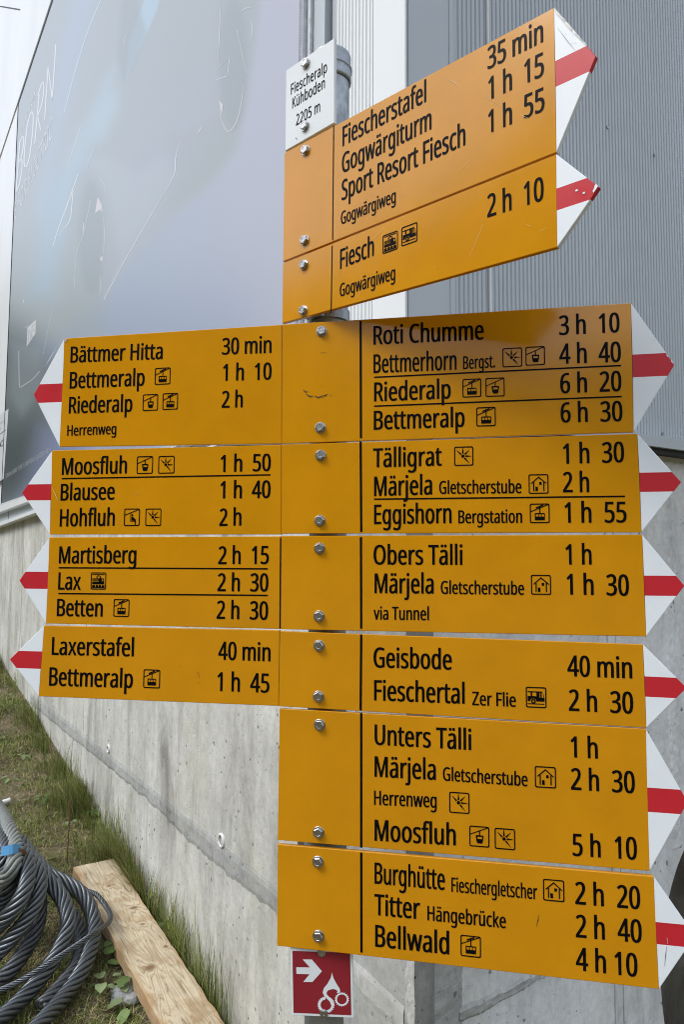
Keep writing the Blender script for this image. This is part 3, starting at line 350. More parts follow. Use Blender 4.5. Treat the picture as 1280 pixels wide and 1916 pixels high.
mb.hexa([wp(0,0,zb), wp(S_END,0,zb), wp(S_END,-T,zb), wp(T,-T,zb), wp(0,0,zl_B0(0)), wp(S_END,0,zl_B0(S_END)), wp(S_END,-T,zl_B0(S_END)), wp(T,-T,zl_B0(0))])
bpart(mb, 'concrete_wall', M['conc'], 'pale sunlit concrete wall with a grout band')
# end face with an arched dark opening to the right
ap = [(1300,1560),(1280,1592),(1268,1622),(1258,1655),(1250,1690),(1244,1725),(1239,1765),(1237,1800),(1237,1840),(1240,1880),(1246,1930),(1254,1990)]
arch = [RIGHT.uv(x, y) for x, y in ap]
arch = [(max(arch[0][0], .0)+.5, arch[0][1]+.22), (arch[0][0]+.22, arch[0][1]+.14)] + arch + [(arch[-1][0]+.02, zb)]
mb = MB(); zt_ = lambda r: zr_mid(r)
r_l = min(a for a, b in arch)
prof = arch
def panel(poly, d0, d1):                               # prism on the end face
    k = len(poly); P_, tri = fill_polys([poly]); assert len(P_) == k
    vs = [rp(a, d0, b) for a, b in poly] + [rp(a, d1, b) for a, b in poly]
    fs = [tuple(x) for x in tri] + [tuple(i+k for i in x) for x in tri] + [(i, (i+1) % k, (i+1) % k + k, i + k) for i in range(k)]
    return MB().add(vs, fs)
poly = [(.0, zb)] + prof[::-1] + [(prof[0][0], zt_(prof[0][0])), (0, zt_(0))]
o = panel(poly, 0, -T); mb.add(o.v, o.f)
ra = prof[0][0]
o = panel([(ra, prof[0][1]), (R_END, prof[0][1]), (R_END, zt_(R_END)), (ra, zt_(ra))], 0, -T); mb.add(o.v, o.f)
bpart(mb, 'end_wall', M['conc_r'], 'grey shaded concrete end wall')
q = mat('dark_opening', (.030, .028, .024), .35, 0, .4); t = NT(q); co = t.co()
t.base(t.ramp(t.noise(5, 6, .6, co, 1.0), [(.30, (.03,.028,.026)), (.55, (.085,.08,.07)), (.72, (.15,.145,.13))])); t.bump(t.noise(8, 5, .6, co), .4, .02); M['opening'] = q
o = panel([(r_l-.02, zb), (R_END, zb), (R_END, prof[0][1]+.02), (r_l-.02, prof[0][1]+.02)], -.12, -.2)
bpart(o, 'dark_hatch', M['opening'], 'dark curved hatch set into the end wall')
# core behind the sheets, so that nothing shows through
bpart(wall_strip(zl_B0, cst(ZTOP), -.04, -.3, .04), 'inner_wall', M['void'])
bpart(end_strip(zr_mid, cst(ZTOP), -.04, -.3, .04), 'inner_wall', M['void'])
mb = MB().hexa([wp(0,0,ZTOP), wp(S_END,0,ZTOP), wp(S_END,-R_END,ZTOP), wp(0,-R_END,ZTOP), wp(0,0,ZTOP+.3), wp(S_END,0,ZTOP+.3), wp(S_END,-R_END,ZTOP+.9), wp(0,-R_END,ZTOP+.9)])
bpart(mb, 'roof', M['clad'])
bpart(MB().hexa([wp(.4,-R_END,zb), wp(S_END,-R_END,zb), wp(S_END,-R_END+.2,zb), wp(.4,-R_END+.2,zb), wp(.4,-R_END,ZTOP), wp(S_END,-R_END,ZTOP), wp(S_END,-R_END+.2,ZTOP), wp(.4,-R_END+.2,ZTOP)]), 'rear_wall', M['clad'])
bpart(MB().hexa([wp(S_END,-.01,zb), wp(S_END+.2,-.01,zb), wp(S_END+.2,-R_END,zb), wp(S_END,-R_END,zb), wp(S_END,-.01,ZTOP), wp(S_END+.2,-.01,ZTOP), wp(S_END+.2,-R_END,ZTOP), wp(S_END,-R_END,ZTOP)]), 'gable_wall', M['clad'])
# flashings of the long face
bpart(wall_strip(zl_A, zl_banner, 0, .085), 'metal_flashing', M['clad_w'])
bpart(wall_strip(lambda s: zl_B0(s), lambda s: zl_A(s) - .002, 0, .03), 'metal_flashing', M['clad'])
mb = wall_strip(zl_B1, lambda s: zl_B0(s) - .002, .002, .075)
bpart(mb, 'metal_flashing', M['clad_w'])
for s in (1.2, 3.6, 6.35, 8.9, 11.4):
    bpart(MB().hexa([wp(s,.03,zl_B0(s)), wp(s+.012,.03,zl_B0(s)), wp(s+.012,.032,zl_B0(s)), wp(s,.032,zl_B0(s)), wp(s,.03,zl_A(s)), wp(s+.012,.03,zl_A(s)), wp(s+.012,.032,zl_A(s)), wp(s,.032,zl_A(s))]), 'flashing_joint', M['seam'])
# flashings of the end face
mb = end_strip(zr_mid, zr_top, .0, .06); bpart(mb, 'metal_flashing', M['clad'])
mb = end_strip(zr_bot, lambda r: zr_mid(r) - .001, .002, .045); bpart(mb, 'drip_edge', M['seam'])
# cladding --------------------------------------------------------------------
def S(px, py=300): return wuv(px, py)[0]
def Rr(px, py=300): return RIGHT.uv(px, py)[0]
PITCH_RIB, DEEP = .019, .0055
def ribs(fn, a0, a1, lo, hi):
    """vertical trapezoid ribs from a0 to a1; fn(a, out, z)"""
    mb = MB(); prof = []; a = a0
    while a < a1 - PITCH_RIB:
        prof += [(a, 0), (a+PITCH_RIB*.52, 0), (a+PITCH_RIB*.62, -DEEP), (a+PITCH_RIB*.90, -DEEP)]; a += PITCH_RIB
    prof.append((a, 0)); k = len(prof)
    vs = [fn(x, d, lo(x)) for x, d in prof] + [fn(x, d, hi) for x, d in prof]
    return mb.add(vs, [(i, i+1, i+1+k, i+k) for i in range(k-1)])
s_flat0, s_rib0, s_rib1 = .004, S(697), S(624)
flat = lambda za, a, b, d0=.0, d1=-.02: wall_strip(za, cst(ZTOP), d0, d1, a, b)
zlw = lambda s: zl_banner(s)
bpart(flat(zlw, .012, s_rib0 - .002), 'corner_sheet', M['clad_w'])
bpart(ribs(lambda a, d, z: wp(a, d, z), s_rib0, s_rib1, zlw, ZTOP), 'ribbed_sheet', M['clad_w'])
s_b = S(568, 60)
bpart(wall_strip(zlw, cst(ZTOP), -.035, -.02, s_rib1, S(611)), 'post_side', M['clad'])
bpart(wall_strip(zlw, cst(ZTOP), -.038, -.03, S(611), S(607.5)), 'dark_slot', M['void'])
bpart(wall_strip(zlw, cst(ZTOP), -.03, .004, S(607.5), S(587)), 'facade_post', M['clad'])
for x0, x1, d in ((587, 584, .016), (583, 580, .012), (579, 573, .03), (572, 568.5, .022)):
    bpart(wall_strip(zlw, cst(ZTOP), -.02, d, S(x0, 60), S(x1, 60)), 'frame_profile', M['alu'])
# end face sheets
r_f1 = Rr(841)
bpart(end_strip(zr_top, cst(ZTOP), 0, -.02, .012, r_f1), 'corner_sheet', M['clad'])
bpart(end_strip(zr_top, cst(ZTOP), .0035, -.02, r_f1 + .0015, r_f1 + .020), 'joint_strip', M['clad'])
r_j = Rr(914)
bpart(ribs(lambda a, d, z: rp(a, d, z), r_f1 + .024, r_j - .004, zr_top, ZTOP), 'ribbed_sheet', M['clad'])
bpart(end_strip(zr_top, cst(ZTOP), .004, -.02, r_j, r_j + .006), 'joint_strip', M['clad_w'])
bpart(ribs(lambda a, d, z: rp(a, d, z), r_j + .009, R_END, zr_top, ZTOP), 'ribbed_sheet', M['clad'])
# corner angle trim
mb = MB().hexa([wp(-.002,.003,zl_banner(0)), wp(.011,.003,zl_banner(0)), wp(.011,-.004,zl_banner(0)), wp(-.002,-.004,zl_banner(0)), wp(-.002,.003,ZTOP), wp(.011,.003,ZTOP), wp(.011,-.004,ZTOP), wp(-.002,-.004,ZTOP)])
bpart(mb, 'corner_trim', M['clad_w'])
# white facade panels round and above the banner
s_bl, z_bt = wuv(33, 195)                               # the banner's far top corner
z_g = wuv(25, 82.5)[1]                                 # groove above the banner
bpart(wall_strip(zlw, cst(z_bt + .0), -.02, 0, S(570, 60), S_END), 'facade_panel', M['clad_w'])
bpart(wall_strip(cst(z_bt), cst(z_g - .012), -.02, .012, S(587), S_END), 'fascia_panel', M['clad_w'])
bpart(wall_strip(cst(z_g + .012), cst(ZTOP), -.02, .006, S(587), S_END), 'facade_panel', M['clad_w'])
(_a, _za), (_b, _zb) = wuv(38, 20), wuv(-30, 8)
bpart(MB().hexa([wp(_a,.006,_za), wp(_b,.006,_zb), wp(_b,.0085,_zb), wp(_a,.0085,_za), wp(_a,.006,_za+.018), wp(_b,.006,_zb+.018), wp(_b,.0085,_zb+.018), wp(_a,.0085,_za+.018)]), 'panel_joint', M['seam'])
# grout band on the long face: straight upper edge, ragged lower edge
def ragged(fn, up, lo, k, out, name, m, amp, label=None, ampu=0.0, seed=0):
    """up, lo: polylines as (a, z) along the face"""
    def at(L, x):
        for (x0, z0), (x1, z1) in zip(L, L[1:]):
            if x0 <= x <= x1 or (x1, z1) == L[-1]: return z0 + (z1-z0)*(x-x0)/(x1-x0)
    a0, a1 = max(up[0][0], lo[0][0]), min(up[-1][0], lo[-1][0]); vs = []; R_ = 4
    for i in range(k+1):
        x = a0 + (a1-a0)*i/k
        zu, zl = at(up, x), at(lo, x)
        nz = lambda f, o_: noise.noise(Vector((x*f, o_ + seed, 0)))
        zl += amp*(nz(9, 1) + .6*nz(30, 2) + .35*nz(90, 3)); zu += ampu*(nz(12, 5) + .6*nz(40, 6))
        zl = min(zl, zu - .004)
        for j in range(R_+1):
            e = out * (1 if 0 < j < R_ else .0) + (.002*noise.noise(Vector((x*25, j*1.7, seed))) if 0 < j < R_ else -.001)
            vs.append(fn(x, e, zu + (zl-zu)*j/R_))
    fs = [(i*(R_+1)+j, i*(R_+1)+j+1, (i+1)*(R_+1)+j+1, (i+1)*(R_+1)+j) for i in range(k) for j in range(R_)]
    return bpart(MB().add(vs, fs), name, m, label)
up = sorted([wuv(x, y) for x, y in ((55,1294),(72,1307),(156,1373),(300,1488),(420,1585),(518,1664),(600,1736),(680,1806),(745,1868),(757,1880))])
lo = sorted([wuv(x, y) for x, y in ((55,1318),(87,1344),(130,1380),(201,1436),(250,1478),(306,1527),(345,1570),(385,1606),(440,1650),(516,1712),(600,1786),(680,1866),(745,1940),(757,1950))])
ragged(wp, up, lo, 700, .003, 'grout_band', M['grout'], .017, 'dark ragged grout band across the concrete wall')
up2 = [(a, z+.006) for a, z in up[3:]]; lo2 = [(a, z+.001) for a, z in up[3:]]
ragged(wp, up2, lo2, 80, .0012, 'grout_ridge', M['grout'], .0005)
rl = lambda pts: sorted([RIGHT.uv(x, y) for x, y in pts])
ragged(rp, rl(((858,1888),(900,1866),(950,1843),(1000,1820),(1060,1796),(1100,1780))), rl(((858,1916),(900,1896),(950,1868),(1000,1842),(1060,1806),(1100,1786))), 160, .006, 'grout_band', M['grout'], .008, None, .008, 4)
rx = lambda x: Rr(x, 1850)
mb = MB().hexa([rp(.0,0,zb), rp(rx(812),0,zb), rp(rx(812),.003,zb), rp(.0,.003,zb), rp(.0,0,zr_mid(0)), rp(rx(812),0,zr_mid(.05)), rp(rx(812),.003,zr_mid(.05)), rp(.0,.003,zr_mid(0))])
bpart(mb, 'corner_strip', M['rough_conc'], 'dark rough strip along the concrete corner')
def vband(fn, x0, x1, z0, z1, k, out, m, amp, seed):
    vs = []; R_ = 4
    for i in range(k+1):
        z = z0 + (z1-z0)*i/k
        for j in range(R_+1):
            a = x0 + (x1-x0)*j/R_ + (amp*(noise.noise(Vector((z*14, j*3.1, seed))) + .7*noise.noise(Vector((z*60, j*2.3, seed)))))
            vs.append(fn(a, (out + .003*noise.noise(Vector((z*40, j*1.3, seed))) if 0 < j < R_ else -.001), z))
    return MB().add(vs, [(i*(R_+1)+j, i*(R_+1)+j+1, (i+1)*(R_+1)+j+1, (i+1)*(R_+1)+j) for i in range(k) for j in range(R_)])
bpart(vband(rp, rx(806), rx(868), zb, RIGHT.uv(840,1700)[1], 260, .006, M['grout'], .006, 3), 'rough_seam', M['grout'])
bpart(vband(rp, Rr(1246,1200), Rr(1266,1200), RIGHT.uv(1255,1590)[1], zr_bot(Rr(1255,870)) - .02, 300, .004, M['grout'], .007, 9), 'rough_seam', M['conc_r'])
bpart(vband(wp, S(757,1850), S(772.5,1850)-.006, zb, wuv(760,1700)[1], 200, .001, M['conc'], .003, 5), 'rough_seam', M['grout'])
M['screw'] = mat('screw_head', (.30,.32,.33), .4, .6)
mb = MB()
for r in [r_j + .02 + .30*k for k in range(9)]:
    for z in (1.5, 2.6, 3.7, 4.8): mb.add([rp(r + .006*math.cos(2*PI*k/8), d_, z + .006*math.sin(2*PI*k/8)) for d_ in (.0, .004) for k in range(8)], [(k, (k+1) % 8, 8+(k+1) % 8, 8+k) for k in range(8)] + [tuple(range(8, 16))])
bpart(mb, 'sheet_fixings', M['screw'])
for x in (1150, 1166): bpart(MB().hexa([rp(rx(x),0,zb), rp(rx(x)+.004,0,zb), rp(rx(x)+.004,.002,zb), rp(rx(x),.002,zb), rp(rx(x),0,zr_bot(rx(x))), rp(rx(x)+.004,0,zr_bot(rx(x))), rp(rx(x)+.004,.002,zr_bot(rx(x))), rp(rx(x),.002,zr_bot(rx(x)))]), 'formwork_line', M['grout'])
for (xa, ya), (xb, yb), wd in (((45,985),(27,1216),.010), ((157,1308),(156,1372),.006)):
    (a, za), (b, zc_) = wuv(xa, ya), wuv(xb, yb); b = a
    bpart(MB().hexa([wp(a,0,za), wp(a+wd,0,za), wp(a+wd,.0015,za), wp(a,.0015,za), wp(b,0,zc_), wp(b+wd,0,zc_), wp(b+wd,.0015,zc_), wp(b,.0015,zc_)]), 'formwork_line', M['grout'])
M['plug'] = mat('white_plug', (.72, .72, .70), .5); M['plug_in'] = mat('grey_plug_core', (.36, .37, .35), .8)
for x, y, r in ((415, 1572, .027), (203, 1401, .024)):
    s, z = wuv(x, y); vs = []; N = 28
    for d, rr in ((0, r), (.006, r), (.008, r*.93), (.008, r*.74), (.003, r*.70)):
        vs += [wp(s + rr*math.cos(2*PI*k/N), d, z + rr*math.sin(2*PI*k/N)) for k in range(N)]
    fs = [(i*N+k, i*N+(k+1) % N, (i+1)*N+(k+1) % N, (i+1)*N+k) for i in range(4) for k in range(N)]
    o = bpart(MB().add(vs, fs), 'tie_hole_ring', M['plug'])
    c_ = MB().add([wp(s + r*.7*math.cos(2*PI*k/N), .003, z + r*.7*math.sin(2*PI*k/N)) for k in range(N)] , [tuple(range(N))]).build('tie_hole_core', M['plug_in'])
    c_.parent = o; c_.matrix_parent_inverse = Matrix.Translation(-bld.location)

# ------------------------------------------------------------------ lettering
GL = {}
for _e in GLYPHS.split(';'):
    _h, *_cs = _e[2:].split('|'); _o = []
    for _q in _cs:
        _n = list(map(int, _q.split())); _o.append(list(zip(_n[::2], _n[1::2])))
    GL[_e[0]] = (int(_h), _o)
GL[' '] = (260, []); _cache = {}
def glyph(ch, bx, by):
    k = (ch, bx, by)
    if k not in _cache:
        adv, cs = GL[ch]; out = []
        for c in cs:
            n = len(c); p = []
            for i in range(n):
                (x0, y0), (x1, y1), (x2, y2) = c[i-1], c[i], c[(i+1) % n]
                a = Vector((-(y1-y0), x1-x0)); b = Vector((-(y2-y1), x2-x1))
                a = a.normalized() if a.length else a; b = b.normalized() if b.length else b
                nn = a + b; nn = nn.normalized() if nn.length > .2 else a
                sx = max(-1, min(1, nn.x * 1.35)); sy = max(-1, min(1, nn.y * 1.35))
                p.append(Vector((x1 + bx*sx, y1 + by*sy, 0)))
            out.append(p)
        P_, tri = fill_polys([[(v.x, v.y) for v in c] for c in out], 'wind') if out else ([], [])
        _cache[k] = (adv, P_, tri)
    return _cache[k]
def text_mesh(s, bx=30, by=5, track=16):
    """triangles in glyph units (cap height 714), x from 0 to width"""
    mb = MB(); x = 0
    for ch in s:
        adv, vs, tri = glyph(ch, bx, by)
        if vs: mb.add([(a + x, b, 0) for a, b in vs], tri)
        x += adv + track
    xs = [v[0] for v in mb.v]; return mb, min(xs), max(xs)
def put_text(pl, s, p0, p1, cap, parent, origin, m='black', bx=30, by=5, dep=-.0005, name='lettering', fn=None):
    """s is set on a plane so that its ink runs from pixel p0 to pixel p1 along the baseline; cap is the capital height in pixels"""
    mb, x0, x1 = text_mesh(s, bx, by)
    u0, v0 = pl.uv(*p0); u1, v1 = pl.uv(*p1); h = pl.uv(p0[0], p0[1]-cap)[1] - v0
    ou, ov = origin; k = h / 714
    V = []
    for x, y, _ in mb.v:
        t = (x - x0) / (x1 - x0); V.append((u0 + (u1-u0)*t - ou, dep, v0 + (v1-v0)*t + y*k - ov))
    mb.v = V; mb.f = [tuple(f) for f in mb.f]
    o = mb.build(name, M[m], parent)
    # face the front (local -Y)
    for p in o.data.polygons:
        if p.normal.y > 0: p.flip()
    return o

# ------------------------------------------------------------------ pictograms (unit square, y up), as lists of polygons with holes
def rr(x0, y0, x1, y1, r, n=4):
    out = []
    for cx, cy, a in ((x1-r, y0+r, -90), (x1-r, y1-r, 0), (x0+r, y1-r, 90), (x0+r, y0+r, 180)):
        out += [(cx + r*math.cos(math.radians(a+90*k/n)), cy + r*math.sin(math.radians(a+90*k/n))) for k in range(n+1)]
    return out
def ln(p, q, w_):
    d = Vector((q[0]-p[0], q[1]-p[1])).normalized() * (w_/2); return [(p[0]-d.y, p[1]+d.x), (q[0]-d.y, q[1]+d.x), (q[0]+d.y, q[1]-d.x), (p[0]+d.y, p[1]-d.x)]
def circ(x, y, r, n=14): return [(x + r*math.cos(2*PI*k/n), y + r*math.sin(2*PI*k/n)) for k in range(n)]
FRAME = [[rr(0,0,1,1,.09), rr(.055,.055,.945,.945,.06)]]
def ray_(a, r0, r1, cx=.46, cy=.50, w0=.045):
    a = math.radians(a); x, y = math.cos(a), math.sin(a)
    return [(cx+r0*x-w0*y, cy+r0*y+w0*x), (cx+r1*x-.006*y, cy+r1*y+.006*x), (cx+r1*x+.006*y, cy+r1*y-.006*x), (cx+r0*x+w0*y, cy+r0*y-w0*x)]
PIC = {
 'cable_car': [[ln((.04,.585),(.95,.955),.045)], [ln((.31,.775),(.68,.92),.065)], [ln((.51,.83),(.51,.50),.05)], [rr(.25,.15,.76,.51,.03), rr(.30,.33,.42,.46,.015), rr(.45,.33,.57,.46,.015), rr(.60,.33,.72,.46,.015)]],
 'gondola': [[ln((.04,.585),(.95,.955),.045)], [ln((.51,.77),(.51,.54),.055)], [[(.33,.56),(.70,.56),(.71,.50),(.67,.26),(.64,.17),(.40,.17),(.36,.26),(.32,.50)], [(.40,.49),(.64,.49),(.64,.38),(.40,.38)]]],
 'star': [[circ(.46,.50,.085)]] + [[ray_(a, .13, r)] for a, r in ((136,.46),(91,.46),(44,.46),(-1,.46),(-49,.50))],
 'hut': [[[(.11,.54),(.505,.885),(.91,.54),(.875,.505),(.505,.81),(.145,.505)]], [ln((.255,.60),(.255,.14),.058)], [ln((.765,.60),(.765,.14),.058)], [[(.34,.14),(.465,.14),(.465,.36),(.34,.36)]], [[(.535,.46),(.655,.46),(.655,.60),(.535,.60)]]],
 'train': [[ln((.10,.88),(.90,.88),.04)], [ln((.09,.115),(.90,.115),.045)], [circ(.41,.19,.085)], [circ(.60,.19,.085)], [[(.10,.14),(.28,.14),(.28,.26),(.10,.26)]], [[(.72,.14),(.90,.14),(.90,.26),(.72,.26)]],
           [[(.10,.31),(.88,.31),(.86,.55),(.83,.66),(.52,.66),(.52,.46),(.10,.46)], [(.72,.48),(.82,.48),(.80,.62),(.72,.62)]], [ln((.10,.52),(.52,.52),.03)], [ln((.10,.58),(.52,.58),.03)], [ln((.10,.64),(.60,.64),.03)],
           [ln((.36,.73),(.50,.82),.045)], [ln((.50,.82),(.66,.73),.045)], [ln((.36,.73),(.44,.66),.045)], [ln((.66,.73),(.58,.66),.045)]],
 'bus': [[[(.09,.31),(.20,.31),(.24,.40),(.32,.45),(.41,.45),(.48,.40),(.52,.31),(.90,.31),(.91,.44),(.86,.68),(.79,.79),(.09,.79),(.09,.74),(.24,.74),(.24,.555),(.09,.555)], [(.31,.555),(.52,.555),(.52,.74),(.31,.74)], [(.665,.49),(.71,.49),(.71,.74),(.665,.74)], [(.77,.49),(.87,.49),(.82,.74),(.77,.74)]],
         [circ(.37,.31,.115), circ(.37,.31,.05)], [ln((.08,.185),(.90,.185),.04)]],
 'chairlift': [[ln((.04,.62),(.93,.94),.045)], [ln((.42,.76),(.42,.26),.035)], [ln((.42,.27),(.68,.27),.04)], [circ(.52,.62,.06)], [[(.47,.53),(.55,.53),(.74,.38),(.75,.06),(.69,.06),(.67,.30),(.47,.32)]]],
}
def put_pic(pl, kind, c, size, parent, origin):
    """pictogram in its rounded frame; c is the pixel centre, size the height in pixels"""
    u, v = pl.uv(*c); h = pl.uv(c[0], c[1]-size/2)[1] - pl.uv(c[0], c[1]+size/2)[1]; wd = h * .98
    mb = MB()
    for poly in FRAME + PIC[kind]:
        P_, tri = fill_polys(poly)
        mb.add([((x-.5)*wd + u - origin[0], -.0005, (y-.5)*h + v - origin[1]) for x, y in P_], tri)
    o = mb.build('pictogram', M['black'], parent)
    for p in o.data.polygons:
        if p.normal.y > 0: p.flip()
    return o

# ------------------------------------------------------------------ the signpost
ZP = 1.1
_p = ray(613, 1060); POLE = EYE + _p * (ZP / _p.y); POLE.z = 0
RP = .0295
post = empty('signpost_pole', Vector((POLE.x, POLE.y, gz(*wloc(POLE)))), 0, 'round galvanised steel pole that carries all the signs', 'pole')
FR_ = POLE - Vector((0, RP*.6, 0)); z_top = hit(613, 93, FR_, Vector((0, 1, 0))).z; z_c1 = hit(613, 120, FR_, Vector((0, 1, 0))).z; z_c2 = hit(613, 138, FR_, Vector((0, 1, 0))).z
bz = post.location.z
o = MB().lathe([(RP, -.3), (RP, z_c2 - bz)], 40).build('pole_tube', M['galv'], post, True)
zz = z_c2 - bz; zt = z_top - bz; z1 = z_c1 - bz
o = MB().lathe([(RP+.0012, zz-.006), (RP+.0034, zz-.004), (RP+.0034, zz+.001), (RP+.0016, zz+.003), (RP+.0026, zz+.007), (RP+.0026, z1-.004), (RP+.0046, z1-.002), (RP+.0046, z1+.002), (RP+.0026, z1+.004), (RP+.0028, zt-.003), (RP+.0015, zt), (RP-.004, zt+.0006), (.0001, zt+.0008)], 40).build('pole_cap', M['galv'], post, True)
PL = {}
A_LOW, A_UP, A_RED = 0.1942, 0.7038, 0.070
def face_plane(yaw, off):
    return Plane(POLE - Vector((math.sin(yaw), math.cos(yaw), 0)) * off, yaw)
LOW, UP, REDP = face_plane(A_LOW, .050), face_plane(A_UP, .050), face_plane(A_RED, .042)
TH = .006
def inset(poly, ds):
    """move every edge i (from point i to i+1) inwards by ds[i]; poly counter-clockwise in (u, v)"""
    n = len(poly); L = []
    for i in range(n):
        a, b = Vector(poly[i]), Vector(poly[(i+1) % n]); d = (b-a).normalized(); nn = Vector((-d.y, d.x)); L.append((a + nn*ds[i], d))
    out = []
    for i in range(n):
        (p, d), (q, e) = L[i-1], L[i]; cr = d.x*e.y - d.y*e.x
        out.append(tuple(q) if abs(cr) < 1e-4 else tuple(p + d * (((q-p).x*e.y - (q-p).y*e.x) / cr)))
    return out
def prism(poly, soft, y0=0.0, th=TH, ch=.0007):
    """a plate in the local x-z plane, front at y0; soft[i] says whether edge i is an outer, broken edge"""
    area = sum(poly[i-1][0]*poly[i][1] - poly[i][0]*poly[i-1][1] for i in range(len(poly)))
    if area < 0: poly = poly[::-1]; soft = soft[::-1][1:] + soft[::-1][:1]
    k = len(poly); fr = inset(poly, [ch if q else 0 for q in soft])
    vs = [(a, y0, b) for a, b in fr] + [(a, y0+ch, b) for a, b in poly] + [(a, y0+th, b) for a, b in poly]
    fs = [tuple(range(k)), tuple(range(3*k-1, 2*k-1, -1))]
    for L in (0, k):
        fs += [(L+i, L+k+i, L+k+(i+1) % k, L+(i+1) % k) for i in range(k)]
    return MB().add(vs, fs)
def bolt(parent, x, z, rot, r=.0068, h=.0062):
    N = 6; vs = []; ring = lambda rad, y, n, ph: [(x + rad*math.cos(ph + 2*PI*k/n), y, z + rad*math.sin(ph + 2*PI*k/n)) for k in range(n)]
    mb = MB(); n = 24
    prof = [(r*1.25, 0), (r*1.25, -.0012), (r*1.18, -.0016), (r*.9, -.0016)]       # flange
    V = []; [V.extend(ring(a, b, n, 0)) for a, b in prof]
    mb.add(V, [(i*n+k, i*n+(k+1) % n, (i+1)*n+(k+1) % n, (i+1)*n+k) for i in range(len(prof)-1) for k in range(n)])
    V = ring(r*1.1, -.0012, 6, rot) + ring(r*1.1, -h*.86, 6, rot) + ring(r*.94, -h, 6, rot) + ring(r*.62, -h, 6, rot) + ring(r*.56, -h*.93, 6, rot)
    mb.add(V, [(i*6+k, i*6+(k+1) % 6, (i+1)*6+(k+1) % 6, (i+1)*6+k) for i in range(4) for k in range(6)] + [tuple(range(24, 30))])
    o = mb.build('bolt', M['bolt'], parent); return fixn(o)
def clamp(parent, pl, u, v, hgt=.018):
    """band round the pole with a short bracket to the plate, in the sign's local frame"""
    c = POLE - pl.o; cy = c.dot(pl.back); cx = c.dot(pl.d) - u
    mb = MB(); n = 32; R0, R1 = RP + .0004, RP + .0034; V = []
    for rad, z in ((R0, -hgt/2), (R1, -hgt/2), (R1, hgt/2), (R0, hgt/2), (R0, -hgt/2)):
        V += [(cx + rad*math.cos(2*PI*k/n), cy + rad*math.sin(2*PI*k/n), z) for k in range(n)]
    mb.add([(a, b, c_ + v) for a, b, c_ in V], [(i*n+k, i*n+(k+1) % n, (i+1)*n+(k+1) % n, (i+1)*n+k) for i in range(4) for k in range(n)])
    mb.box((cx - .016, TH, v - hgt/2), (cx + .016, cy - RP - .0005, v + hgt/2))
    mb.box((cx - .042, cy + .004, v - hgt/2), (cx - RP - .003, cy + .009, v + hgt/2)); mb.box((cx - .042, cy - .009, v - hgt/2), (cx - RP - .003, cy - .004, v + hgt/2))
    return mb.build('clamp', M['galv'], parent)
def quad_bar(pl, a, b, wpx, parent, org, name, m='black'):
    (u0, v0), (u1, v1) = pl.uv(*a), pl.uv(*b); d = Vector((u1-u0, v1-v0)); L = d.length; d /= L; h = wpx * .00085 / 2; n_ = Vector((-d.y, d.x)) * h
    P = [(u0+n_.x, v0+n_.y), (u0-n_.x, v0-n_.y), (u1-n_.x, v1-n_.y), (u1+n_.x, v1+n_.y)]
    o = MB().add([(x-org[0], -.0004, y-org[1]) for x, y in P], [(0,1,2,3)]).build(name, M[m], parent)
    for p in o.data.polygons:
        if p.normal.y > 0: p.flip()
    return o
def sign(pl, label, TL, TR, BR, BL, tip, red, bolts, texts, pics=(), lines=(), seps=(), side=1, group='hiking direction signs on the pole', back=0.0):
    """one arm: yellow plate with a white pointed end and a red band; every point is a pixel of the photograph on this arm's plane"""
    U = pl.uv; ref = bolts[0] if bolts else ((TL[0]+TR[0])/2, (TL[1]+TR[1])/2)
    org = U(*ref)
    t = empty('direction_sign', pl.pt(*org, back), -pl.yaw, label, 'sign', group)
    lo_ = lambda p: (U(*p)[0]-org[0], U(*p)[1]-org[1])
    tl, tr, br, bl = map(lo_, (TL, TR, BR, BL)); rt, rb = lo_(red[0]), lo_(red[1])
    if tip:
        tp = lo_(tip); e_t, e_b = (tr, br) if side > 0 else (tl, bl)
        # the red band runs level with the plate's middle and is cut by the two slanting edges
        f = lambda a, b, k: (a[0]+(b[0]-a[0])*k, a[1]+(b[1]-a[1])*k)
        dirv = Vector(tr) - Vector(tl) if side > 0 else Vector(tl) - Vector(tr)
        dirb = Vector(br) - Vector(bl) if side > 0 else Vector(bl) - Vector(br)
        mid = (dirv.normalized() + dirb.normalized()).normalized()
        def cut(p, a, b):
            d = Vector(b) - Vector(a); w_ = Vector(p) - Vector(a); cr = mid.x*d.y - mid.y*d.x
            k = (mid.y*w_.x - mid.x*w_.y) / -cr if abs(cr) > 1e-9 else .5
            k = (w_.x*mid.y - w_.y*mid.x) / (d.x*mid.y - d.y*mid.x); return f(a, b, k)
        ct, cb = cut(rt, e_t, tp), cut(rb, e_b, tp)
        g_ = .0004 * side
        sh = lambda p: (p[0] + g_, p[1])
        pan = prism([bl, br, tr, tl], [1, side < 0, 1, side > 0]).build('panel', M['yellow'], t)
        prism([sh(e_t), sh(rt), ct], [0, 0, 1]).build('white_tip', M['white'], t)
        prism([sh(rb), sh(e_b), cb], [0, 1, 0]).build('white_tip', M['white'], t)
        prism([sh(rt), sh(rb), cb, tp, ct], [0, 0, 1, 1, 0] if 0 else [0, 0, 1, 1, 0]).build('red_band', M['red'], t)
    for o in list(t.children): fixn(o)
    for i, b in enumerate(bolts):
        q = lo_(b); bolt(t, q[0], q[1], random.uniform(0, 1)); clamp(t, pl, org[0], q[1])
    for s_, p0, p1, cap in texts: put_text(pl, s_, p0, p1, cap, t, org)
    for k, c, sz in pics: put_pic(pl, k, c, sz, t, org)
    for a, b in lines: quad_bar(pl, a, b, 2.6, t, org, 'underline')
    for a, b, wpx in seps: quad_bar(pl, a, b, wpx, t, org, 'separator_line')
    return t, org
